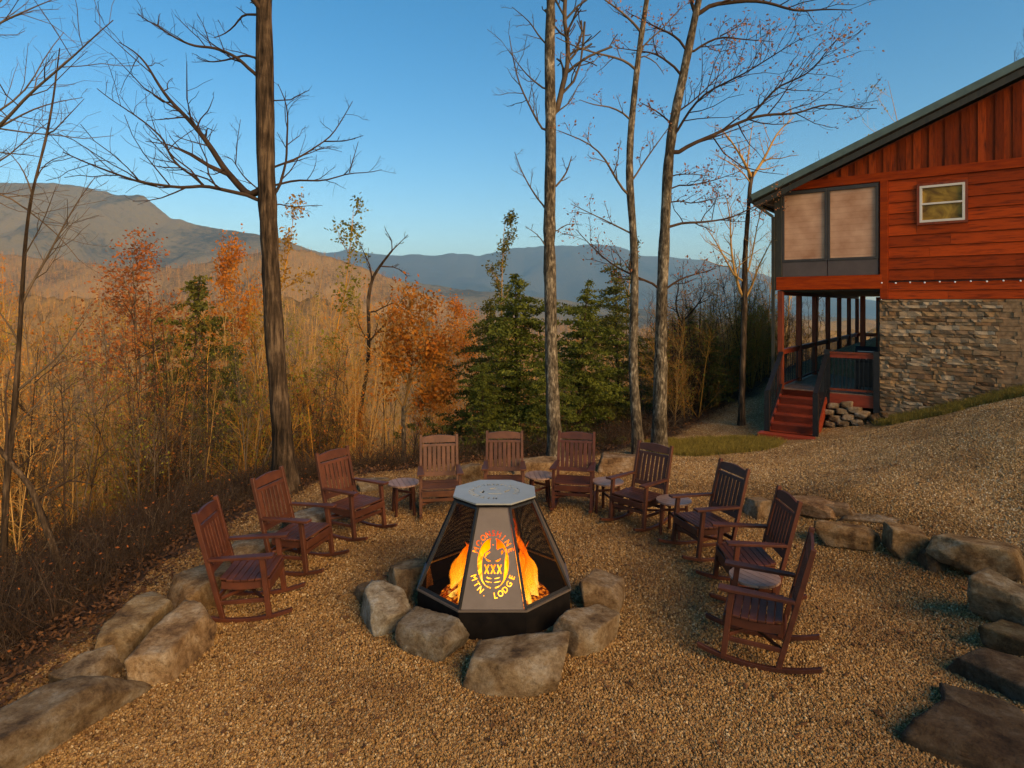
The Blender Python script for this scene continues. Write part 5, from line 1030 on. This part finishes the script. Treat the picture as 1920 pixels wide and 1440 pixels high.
hero('forked_tree', [(1390, 815, 14), (1391, 760, 13), (1392, 700, 12), (1395, 620, 12), (1396, 560, 12), (1397, 480, 10), (1403, 397, 8), (1407, 340, 8), (1412, 322, 6)], 16.2,
 [([(1408, 330), (1394, 300), (1367, 258), (1350, 240)], 6, 1.5), ([(1408, 333), (1419, 320), (1436, 292), (1456, 250), (1489, 219)], 6, 1.5), ([(1393, 560), (1387, 547), (1377, 507), (1370, 463), (1370, 413), (1362, 370)], 6, 1.5), ([(1384, 530), (1357, 480), (1335, 440), (1322, 425)], 4, 1.2),
  ([(1397, 560), (1410, 537), (1423, 497), (1440, 465), (1447, 450)], 5, 1.2), ([(1400, 520), (1412, 470), (1420, 420), (1430, 385)], 3.5, 1.2), ([(1407, 345), (1400, 320), (1405, 270), (1412, 230)], 3.5, 1), ([(1407, 340), (1380, 310), (1340, 290)], 3, 1)],
 'slim forked tree with a dark lower trunk, just left of the cabin steps', 5, 0, 12, sides=10, dens=1.6)
hero('sapling', [(5, 1130, 14), (8, 1000, 13), (12, 900, 12), (22, 820, 12), (30, 735, 11), (36, 640, 9), (42, 540, 8), (46, 470, 7), (55, 383, 6), (67, 333, 5), (87, 260, 5), (100, 187, 4), (107, 130, 3), (112, 90, 2)], 8.6,
 [([(32, 735), (70, 700), (110, 670), (150, 610), (165, 590)], 5, 1), ([(38, 575), (60, 530), (85, 490), (110, 440), (150, 370), (180, 330)], 5, 1.2), ([(45, 480), (80, 420), (105, 350)], 3, 1), ([(36, 640), (10, 600), (-20, 560)], 4, 1), ([(60, 360), (40, 310), (10, 280)], 3, 1), ([(87, 260), (130, 215), (158, 185)], 3, 1), ([(25, 800), (60, 770), (100, 720), (150, 690)], 4, 1), ([(67, 333), (90, 300), (130, 290)], 2.5, 1)],
 'tall thin sapling rising along the left edge of the view', 6, 0, 1, sides=9, dens=1.3)
hero('leaning_sapling', [(118, 1110, 17), (108, 1050, 15), (95, 1010, 14), (72, 950, 13), (60, 915, 11), (35, 885, 10), (5, 850, 9), (-40, 790, 7), (-90, 700, 4)], 7.6,
 [([(62, 940), (105, 915), (125, 900), (150, 903), (185, 910)], 6, 1.2), ([(120, 900), (122, 882), (130, 870)], 3, 1), ([(10, 855), (15, 800), (8, 740), (20, 690)], 6, 1.5), ([(30, 885), (60, 850), (90, 840)], 3, 1)],
 'dark crooked stem leaning left out of the shaded brush at the left edge', 7, 0, 4, sides=9)
hero('roadside_tree', [(-190, 1000, 30), (-180, 800, 28), (-170, 600, 26), (-165, 400, 22), (-150, 200, 18), (-140, 60, 12), (-130, -100, 8)], 9.0,
 [([(-165, 340), (-80, 290), (0, 238), (50, 180), (100, 138), (150, 95), (185, 60), (212, 38)], 9, 1.5), ([(0, 238), (60, 205), (110, 190), (155, 183)], 4, 1), ([(-150, 160), (-60, 90), (0, 40), (30, 30), (65, 12), (97, 0)], 8, 1.5), ([(-160, 260), (-70, 240), (0, 210), (60, 160), (80, 110), (120, 60)], 6, 1.2), ([(-165, 420), (-60, 360), (0, 356), (60, 400), (110, 440), (150, 490)], 6, 1.2), ([(-150, 120), (-40, 40), (10, 0), (30, -40)], 6, 1.5), ([(-160, 330), (-60, 330), (10, 300), (60, 250), (90, 230)], 5, 1.2)],
 'bare branches reaching in from a tree outside the left edge', 8, 0, 1, sides=9, dens=1.3)
hero('crooked_tree', [(674, 870, 9), (672, 800, 9), (680, 740, 8), (690, 690, 8), (692, 620, 7), (690, 560, 7), (698, 520, 6), (715, 495, 5), (735, 470, 4)], 18.5,
 [([(692, 640), (720, 610), (740, 585), (755, 560)], 4, 1), ([(692, 590), (730, 570), (760, 562)], 4, 1), ([(690, 640), (675, 615), (668, 590)], 3, 1), ([(698, 530), (695, 500), (685, 480), (675, 455)], 3.5, 1), ([(715, 500), (745, 500), (765, 520)], 3, 1), ([(735, 470), (750, 455), (765, 440)], 3, 1), ([(735, 470), (735, 450), (722, 430)], 2.5, 1)],
 'crooked dark sapling right of the thick oak trunk', 9, 0, 4, sides=8, dens=1.5)
hero('orange_maple_tree', [(757, 880, 9), (757, 830, 9), (756, 783, 8), (757, 760, 8)], 17.5,
 [([(757, 765), (767, 717), (770, 660), (762, 600), (770, 560)], 5, 1.5), ([(757, 765), (740, 740), (728, 700), (730, 650)], 4, 1), ([(757, 770), (790, 740), (815, 690), (820, 640)], 4, 1), ([(757, 780), (800, 750), (840, 730)], 3.5, 1), ([(760, 740), (785, 690), (800, 620), (795, 575)], 4, 1), ([(762, 720), (745, 640), (750, 590)], 3.5, 1)],
 'orange leaved maple with pale stems forking low, left of the dark hemlocks', 10, 3, 12, (5.5, 0.06, 6, 0.13), sides=8, dens=2.2, nsub=(9, 6, 4))
hero('twisted_sapling', [(1283, 830, 6), (1280, 760, 6), (1278, 690, 6), (1276, 620, 6), (1275, 600, 5)], 20,
 [([(1276, 605), (1265, 570), (1275, 535), (1270, 520)], 4, 1), ([(1278, 605), (1310, 570), (1325, 540), (1322, 530)], 4, 1), ([(1310, 570), (1330, 560)], 2, 1)],
 'small twisted bare sapling between the leaning trunk and the forked tree', 12, 0, 4, sides=7, dens=1.5)

# ------------------------------------------------------------------ generated trees
def bare_meshes(seed, hgt=14.0, limbs=20, mi=12, leaves=None, spread=0.30, lo=0.28, r=0.085, ang=(22, 48), stems=1):
    rng = random.Random(seed); tr = Tubes(); cr = Tubes()
    for s_ in range(stems):
        d0 = nrm((rng.gauss(0, .05 if stems == 1 else .22), rng.gauss(0, .05 if stems == 1 else .22), 1)); P = walk(rng, (0, 0, -0.6), d0, hgt*1.04*(1 if s_ == 0 else .85), 13, 0.045, 0.05); n = len(P)
        rr = [r*(1-0.9*i/(n-1)) for i in range(n)]; tr.add(P, rr, 6, mi)
        for c in range(limbs//stems):
            t = lo+(1-lo)*(c+rng.random())/(limbs//stems); t = min(t, .97); x = t*(n-1); i = min(int(x), n-2); f = x-i; p = tuple(P[i][q]+(P[i+1][q]-P[i][q])*f for q in range(3)); d = nrm(tuple(P[i+1][q]-P[i][q] for q in range(3)))
            dd = side_dir(rng, d, R(rng.uniform(*ang))); L = hgt*spread*(1-0.7*abs(t-0.45)/0.55)*rng.uniform(.6, 1.2)
            q = walk(rng, p, dd, L, 5, 0.12, 0.10); grow(cr, rng, q, rr[i]*0.5, 0.006, 1, 3, (0, 7, 5, 3), (1, 0.42, 0.5, .5), L, (22, 50), 0.08, mi, leaves, [6, 4, 3, 3, 3], 0.15, 0.14)
    return tr.mesh('trunk', TM, seed), cr.mesh('crown', TM, seed)
def hemlock_meshes(seed, hgt=7.0, wid=1.5, nm=9, dens=1.0, sz=0.055, bare=0.08):
    rng = random.Random(seed); tr = Tubes(); cr = Tubes(); P = walk(rng, (0, 0, -0.5), (0, 0, 1), hgt+.5, 12, 0.02, 0.1); n = len(P); tr.add(P, [0.10*(1-.93*i/(n-1)) for i in range(n)], 7, 0)
    z = hgt*bare; k = 0
    while z < hgt*0.99:
        t = z/hgt; x = (z+.5)/(hgt+.5)*(n-1); i = min(int(x), n-2); f = x-i; p = tuple(P[i][q]+(P[i+1][q]-P[i][q])*f for q in range(3))
        for _ in range(rng.choice((3, 4, 5))):
            zj = z+rng.uniform(-.5, .5)*hgt*0.04; x = max(0, min(n-1.01, (zj+.5)/(hgt+.5)*(n-1))); i = int(x); f = x-i; p = tuple(P[i][q]+(P[i+1][q]-P[i][q])*f for q in range(3))
            a = rng.uniform(0, 6.28); L = wid*(min(1, (1-t)*1.35)**0.75+0.05)*(1+0.3*math.cos(a-seed*2.1)+0.25*math.sin(9*t+seed))*rng.choice((.45, .7, .9, 1.1, 1.35))*rng.uniform(.8, 1.1); d = nrm((math.cos(a), math.sin(a), rng.uniform(.15, .5))); B = walk(rng, p, d, L, 6, 0.10, -0.11); cr.add(B, [0.014*(1-j/7) for j in range(7)], 3, 0)
            for j in range(1, 7):
                for s_ in range(int(max(2, 5*dens*L))):
                    sd_ = rng.choice((-1, 1)); l2 = L*0.30*(1.2-j/7)*rng.random(); q = (B[j][0]-sd_*math.sin(a)*l2+rng.gauss(0, .05), B[j][1]+sd_*math.cos(a)*l2+rng.gauss(0, .05), B[j][2]-0.10*l2-rng.random()*.09)
                    for _k in range(3): cr.leaf((q[0]+rng.gauss(0, .05), q[1]+rng.gauss(0, .05), q[2]+rng.gauss(0, .03)), sz, nm)
        z += hgt*0.032*rng.uniform(.7, 1.3)
    return tr.mesh('trunk', TM, seed), cr.mesh('crown', TM, seed)
def place(name, meshes, hbase, u, vtop, Y, label, group=None, cat='tree', wx=1.0, rz=0.0, cap=30, x=None, own=True):
    x = (u-CX)/F*Y; g = gz(x, Y); ztop = H-(vtop-HY)/F*Y; h = max(2.5, min(cap, ztop-g)); s_ = h/hbase
    root = empty(name, (x, Y, g), rz); tag(root, label, cat, group)
    for nm, me in zip(('trunk', 'crown'), meshes): link(nm, me, root, None, None, (s_*wx, s_*wx, s_))
    return root
HM = [hemlock_meshes(1, 7, 2.0, 9, 2.3, .05), hemlock_meshes(2, 7, 1.8, 9, 2.2, .05), hemlock_meshes(3, 7, 2.1, 10, 1.7, .05)]
SPN = bare_meshes(49, 12, 30, 12, (2.6, .06, 10, .10), .13, .30, .06, (25, 55))
for u, vt, Y, k, wx, lab in [(968, 512, 16.5, 0, 1.05, 'broad dark hemlock left of the straight mottled trunk'), (1090, 522, 18.5, 1, 1.0, 'deep green hemlock just right of the straight mottled trunk'), (1165, 492, 21, 2, 1.0, 'loose olive hemlock seen behind the slim pale trunk'),
  (925, 560, 18.5, 2, .85, 'olive hemlock at the left side of the broad dark one'), (1292, 575, 22, 2, .7, 'thin olive hemlock right of the leaning pale trunk'), (988, 383, 22, 3, 1.0, 'tall spindly evergreen with thin wisps of foliage above the hemlocks'), (1195, 440, 24, 3, .9, 'spindly evergreen top behind the slim pale trunk'),
  (372, 515, 25, 2, .9, 'yellow green evergreen standing out of the golden wood, left of the oak'), (1030, 640, 15.2, 1, .8, 'short dark hemlock at the foot of the straight mottled trunk'), (905, 700, 15.0, 0, .8, 'small dark hemlock behind the round topped boulder'), (635, 735, 20, 1, .7, 'small dark evergreen low in the wood right of the oak'),
  (1330, 690, 19, 2, .8, 'low olive evergreen between the leaning trunk and the forked tree'), (452, 640, 22, 2, .8, 'small olive evergreen close left of the oak trunk')]:
    place('hemlock_tree' if k < 3 else 'spindly_tree', HM[k] if k < 3 else SPN, 12 if k == 3 else 7, u, vt, Y, lab, 'evergreens beyond the patio', wx=wx*1.15, rz=rs.uniform(0, 6))
LG = (0.8, 0.06, 5, 0.06)
spin = bare_meshes(50, 12, 14, 11, (3.2, .065, 5, .12), .17, .35, .06, (18, 40)); spin2 = bare_meshes(51, 12, 14, 11, (2.6, .065, 8, .12), .17, .30, .06, (18, 40))
place('golden_tree', spin, 12, 478, 372, 24, 'slender golden leaved tree showing just left of the oak trunk', 'leafy trees below the patio'); place('golden_tree', spin2, 12, 553, 365, 24, 'slender golden leaved tree showing just right of the oak trunk', 'leafy trees below the patio', wx=1.1)
om = bare_meshes(52, 10, 26, 12, (8, .055, 6, .18), .26, .3, .07); rm = bare_meshes(53, 12, 22, 1, (6.5, .058, 7, .22), .26, .45, .08)
place('orange_leaved_tree', om, 10, 866, 572, 26, 'orange leaved tree between the low maple and the dark hemlocks', 'leafy trees below the patio'); place('rust_leaved_tree', rm, 12, 305, 486, 27, 'tree with a rust red crown in front of the mountain foot', 'leafy trees below the patio', wx=1.2)
place('orange_leaved_tree', om, 10, 430, 470, 30, 'golden orange tree left of the slender golden trees', 'leafy trees below the patio', wx=.8, rz=2); place('orange_leaved_tree', om, 10, 668, 745, 16.5, 'low rust orange sapling behind the crooked dark sapling', 'leafy trees below the patio', wx=.8, rz=1)
place('orange_leaved_tree', om, 10, 812, 640, 22, 'low orange tree right of the pale stemmed maple', 'leafy trees below the patio', wx=.9, rz=3)
om2 = bare_meshes(54, 10, 20, 11, (1.5, .08, 5, .12), .26, .3, .07); ol = bare_meshes(55, 10, 20, 12, (1.6, .08, 8, .12), .26, .3, .07)
BV = [bare_meshes(60+i, 14, 18, (12, 11, 4, 11, 12)[i % 5], [(.5, .05, 5, .05), (1.3, .05, 6, .08), None, (.9, .05, 5, .08), (.5, .05, 8, .05)][i % 5], (.26, .30, .24, .22, .28)[i % 5], (.25, .35, .4, .2, .3)[i % 5], .07, (28, 62), (1, 1, 1, 1, 2)[i % 5]) for i in range(10)]
PV = [bare_meshes(80+i, 14, 12, (12, 4, 1, 12, 11, 3)[i], (None, None, (.8, .05, 5, .07), (1.0, .05, 8, .07), (.8, .05, 6, .07), None)[i], .17, .55, .06, (20, 45)) for i in range(6)]
def sky_line(u):
    return np.interp(u, [-400, 0, 150, 300, 450, 560, 640, 760, 900, 1000, 1250, 1330, 1450, 1700], [520, 505, 530, 520, 480, 455, 470, 560, 585, 590, 590, 590, 600, 600])
rq = random.Random(77); cnt = 0; tries = 0; spots = []
while cnt < 285 and tries < 20000:
    tries += 1; Y = 10.5+95*rq.random()**1.7; u = rq.uniform(-420, 1560); x = (u-CX)/F*Y; e_ = float(outside(np.array([x]), np.array([Y]))[0])
    if e_ < 1.6: continue
    if any((x-a)**2+(Y-b)**2 < (0.4+Y*0.01)**2 for a, b in spots): continue
    if Y > 45 and u > 1300: continue
    vt = sky_line(u)+rq.uniform(0, 95)+(60*rq.random() if Y < 22 else 0)
    if Y < 17 and (560 < u < 1200): vt += 60
    spots.append((x, Y)); g = gz(x, Y); ztop = H-(vt-HY)/F*Y; h = ztop-g
    if h < 4: continue
    if rq.random() < 0.5:
        k = rq.randrange(6); place('pole_tree', PV[k], 14, u, vt+rq.uniform(-10, 40), Y, 'thin straight pole-like %s tree in the wood below the patio' % ('tan', 'dark', 'grey brown', 'tan yellow leaved', 'golden orange leaved', 'pale barked')[k], 'thin pole-like trees of the wood below the patio', wx=rq.uniform(.8, 1.1), rz=rq.uniform(0, 6.28), cap=22); cnt += 1; continue
    k = rq.randrange(10); wx = max(.7, min(1.1, 0.85*14/h)) if h > 12 else rq.uniform(.8, 1.1)
    place('bare_tree', BV[k], 14, u, vt, Y, ['slender bare tree with tan twigs in the wood below the patio', 'slender tree with golden brown twigs in the wood below the patio', 'dark twigged bare tree in the wood below the patio', 'bare golden tree with few leaves in the wood below the patio', 'twin stemmed bare tan tree in the wood below the patio'][k % 5], 'bare trees of the wood below the patio', wx=wx, rz=rq.uniform(0, 6.28), cap=22); cnt += 1
for j, (u, vt, Y) in enumerate([(1520, 290, 30), (1480, 318, 34), (1860, 105, 34), (1905, 60, 38), (1440, 420, 34)]):
    place('bare_tree', BV[(2, 0, 4, 2, 0)[j]], 14, u, vt, Y, ['bare tree top showing above the low end of the cabin roof', 'smaller bare tree top by the cabin gutter', 'bare tree top peeking over the middle of the roof slope', 'bare twigs above the roof at the right edge', 'bare tree close to the cabin corner post'][j], 'bare trees behind the cabin', cap=40)

# ------------------------------------------------------------------ undergrowth, fallen leaves, far woods (stuff)
def brush(seed, n=16, hh=1.6, mi=11, lv=None, sp=.35):
    rng = random.Random(seed); tb = Tubes()
    for i in range(n):
        p = (rng.gauss(0, sp), rng.gauss(0, sp), -.1); P = walk(rng, p, nrm((rng.gauss(0, .45), rng.gauss(0, .45), 1)), hh*rng.uniform(.4, 1.1), 5, .2, .0); grow(tb, rng, P, .008, .003, 1, 2, (0, 9, 0), (1, .42, .4), hh, (30, 75), .02, mi, lv, [4, 3, 3, 3], .15, .25)
    return tb.mesh('brush', TM, seed)
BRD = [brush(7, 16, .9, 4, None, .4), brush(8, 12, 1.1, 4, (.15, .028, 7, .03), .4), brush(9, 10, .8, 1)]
BR = [brush(1), brush(2, 14, 2.2, 11, (.6, .035, 5, .03)), brush(3, 12, 1.3, 12, (.8, .035, 7, .03)), brush(4, 18, 1.0, 1), brush(5, 12, 2.4, 12), brush(6, 12, 1.4, 11, (1.2, .04, 8, .03))]
def slope_pts(n, e0, e1, pw=1.5, ymin=2.5, ymax=60, umax=1500, seed=1):
    r_ = np.random.RandomState(seed); Y = ymin+(ymax-ymin)*r_.rand(n*8)**pw; u = r_.uniform(-350, umax, n*8); x = (u-CX)/F*Y; e_ = outside(x, Y); k = (e_ > e0) & (e_ < e1) & (turf(x, Y) < .3); x, Y = x[k][:n], Y[k][:n]
    return np.c_[x, Y, ground(x, Y)]
scatter('undergrowth', slope_pts(3600, 6.0, 60, 1.2, 10, 60, seed=1), BR, .45, 1.0, 11, .25, label='tan and golden brush covering the slope below the patio')
scatter('dark_undergrowth', slope_pts(3000, 0.7, 9, 1.0, 3, 22, 1300, seed=2), BRD, .28, .8, 12, .8, label='tangled brush left of the boulders, its dark twigs also standing in for shade')  # dark twig colour also stands in for shade on the lower left slope
lq = []
for k_ in range(3):
    rr_ = np.random.RandomState(k_); tb = Tubes(); [tb.leaf((rr_.randn()*.12, rr_.randn()*.12, abs(rr_.randn())*.03), .04, 0) for _ in range(8)]; Vl = tb.arrays if 0 else None
    a_ = np.array(tb.lc); u_ = rr_.randn(8, 3)*[1, 1, .35]; u_ /= np.linalg.norm(u_, axis=1, keepdims=True); w_ = np.cross(u_, rr_.randn(8, 3)*.3+[0, 0, 1]); w_ /= np.linalg.norm(w_, axis=1, keepdims=True); c_ = a_[:, :3]; s_ = .035
    lq.append(mesh_np('leaves', np.stack([c_-u_*s_, c_-w_*s_*.5, c_+u_*s_, c_+w_*s_*.5], 1).reshape(-1, 3), np.arange(32).reshape(8, 4), [M['leaf_brown']]))
scatter('fallen_leaves', slope_pts(26000, -0.05, 30, 1.1, 2.5, 40, 1600, seed=3)+[0, 0, .015], lq, .5, 1.1, 13, .2, label='brown fallen leaves on the slope around the patio')
r_ = np.random.RandomState(9); xl = r_.uniform(-4, 9, 1300); yl = r_.uniform(3.6, 13.5, 1300); k_ = (outside(xl, yl) < 0) & (np.hypot(xl-PX, yl-PY) > .85)
lone = mesh_np('leaf', [(-.03, 0, 0.004), (0, -.017, 0.0), (.035, 0, .006), (0, .018, .0)], [(0, 1, 2, 3)], [M['leaf_brown']])
scatter('stray_leaves', np.c_[xl, yl, ground(xl, yl)+.017][k_], [lone], .6, 1.3, 15, .3, label='brown leaves strewn thinly over the gravel')
def understory(seed, mi, lv, hh=5.0, n=3):
    rng = random.Random(seed); tb = Tubes()
    for s_ in range(n):
        P = walk(rng, (rng.gauss(0, .3), rng.gauss(0, .3), -.3), nrm((rng.gauss(0, .08), rng.gauss(0, .08), 1)), hh*rng.uniform(.6, 1.1), 7, .06, .05); tb.add(P, [.022*(1-.8*i/7) for i in range(8)], 4, mi)
        for c in range(12):
            x = (0.2+.78*rng.random())*7; i = min(int(x), 6); q = walk(rng, P[i], side_dir(rng, (0, 0, 1), R(rng.uniform(22, 52))), hh*.27*(1.1-x/9), 4, .2, .05); grow(tb, rng, q, .009, .004, 1, 3, (0, 5, 3), (1, .5, .5), hh*.26, (25, 60), .03, mi, lv, [3, 3, 3, 3], .15, .2)
    return tb.mesh('understory', TM, seed)
US = [understory(1, 1, None), understory(2, 4, (.5, .035, 7, .05)), understory(3, 11, (1.0, .035, 5, .06)), understory(4, 12, (.8, .035, 8, .06)), understory(5, 1, (.6, .04, 8, .06)), understory(6, 4, None), understory(7, 12, (.9, .035, 6, .06)), understory(8, 11, (1.2, .035, 8, .07))]
up = slope_pts(1750, 3.5, 60, 1.2, 9, 62, seed=5); uu = CX+F*up[:, 0]/up[:, 1]; up = up[~((uu > 690) & (uu < 1330) & (up[:, 1] < 23))]
u2 = slope_pts(4000, 1.0, 30, 1.1, 15, 45, seed=6); uu = CX+F*u2[:, 0]/u2[:, 1]; u2 = u2[(uu > 1235) & (uu < 1470)][:330]; up = np.concatenate([up, u2])
scatter('understory', up, US, .45, 1.05, 17, .1, label='tangled thin saplings and twigs between the trees below the patio')
# woods on the far slopes
def far_tree(seed, mi, lv):
    rng = random.Random(seed); tb = Tubes(); P = walk(rng, (0, 0, -1), (0, 0, 1), 13, 5, .05, .05); tb.add(P, [.16*(1-.85*i/5) for i in range(6)], 4, mi)
    for c in range(14):
        t = .25+.72*rng.random(); i = min(int(t*5), 4); q = walk(rng, P[i], side_dir(rng, (0, 0, 1), R(rng.uniform(20, 50))), 4.2*(1.1-t*.6), 3, .15, .1); grow(tb, rng, q, .05, .015, 1, 2, (0, 7, 0), (1, .45, .5), 3.2, (20, 50), .08, mi, lv, [4, 3, 3, 3], .15, .15)
    return tb.mesh('far_tree', TM, seed)
FT = [far_tree(1, 12, (.8, .16, 5, .3)), far_tree(2, 11, (1.2, .16, 5, .3)), far_tree(3, 12, None), far_tree(4, 1, (.6, .15, 7, .3)), far_tree(5, 12, None), far_tree(6, 11, (.8, .16, 8, .3)), far_tree(7, 12, (.5, .15, 5, .3)), far_tree(8, 11, None)]
r_ = np.random.RandomState(12); n = 9000; Y = 62+480*r_.rand(n)**1.4; u = r_.uniform(-150, 1500, n); x = (u-CX)/F*Y; k_ = (x > -415) & (x < 290) & (outside(x, Y) > 5)
scatter('woods_below', np.c_[x, Y, ground(x, Y)][k_], FT, .75, 1.35, 21, .06, label='golden leafless wood filling the valley slope')
def on_ridge(A, n, seed, r0=10, r1=None, umax=2000):
    XX, YY, ZZ = A; r_ = np.random.RandomState(seed); nr, nc = XX.shape; r1 = r1 or nr-8; i = r_.uniform(r0, r1, n); j = r_.uniform(0, nc-1.01, n); i0 = i.astype(int); j0 = j.astype(int); fi, fj = i-i0, j-j0
    f = lambda Q: (Q[i0, j0]*(1-fj)+Q[i0, j0+1]*fj)*(1-fi)+(Q[i0+1, j0]*(1-fj)+Q[i0+1, j0+1]*fj)*fi
    P = np.c_[f(XX), f(YY), f(ZZ)]; uu = CX+F*P[:, 0]/P[:, 1]; return P[(uu > -150) & (uu < 1500)]
scatter('near_hill_woods', on_ridge(C2, 17000, 1), FT, .7, 1.3, 22, .05, label='tan leafless woods on the near hill')
scatter('middle_hill_woods', on_ridge(C1, 42000, 2), FT, .75, 1.4, 23, .05, label='tan leafless woods on the middle hill')

# ------------------------------------------------------------------ air
hz = bpy.data.meshes.new('haze'); bm = bmesh.new(); bmesh.ops.create_cube(bm, size=1)
for v in bm.verts: v.co = Vector((v.co.x*24000+500, v.co.y*15000+6400, v.co.z*1100+390))
bm.to_mesh(hz); bm.free(); hm = bpy.data.materials.new('haze'); hm.use_nodes = True; t = hm.node_tree; t.nodes.clear()
pv = N(t, 'ShaderNodeVolumePrincipled'); pv.inputs['Color'].default_value = (0.30, 0.68, 1.0, 1); pv.inputs['Density'].default_value = 1.05e-4; pv.inputs['Anisotropy'].default_value = 0.1
ov = t.nodes.new('ShaderNodeOutputMaterial'); t.links.new(pv.outputs[0], ov.inputs['Volume']); hz.materials.append(hm); tag(link('haze', hz), 'thin pale blue valley haze', kind='stuff')
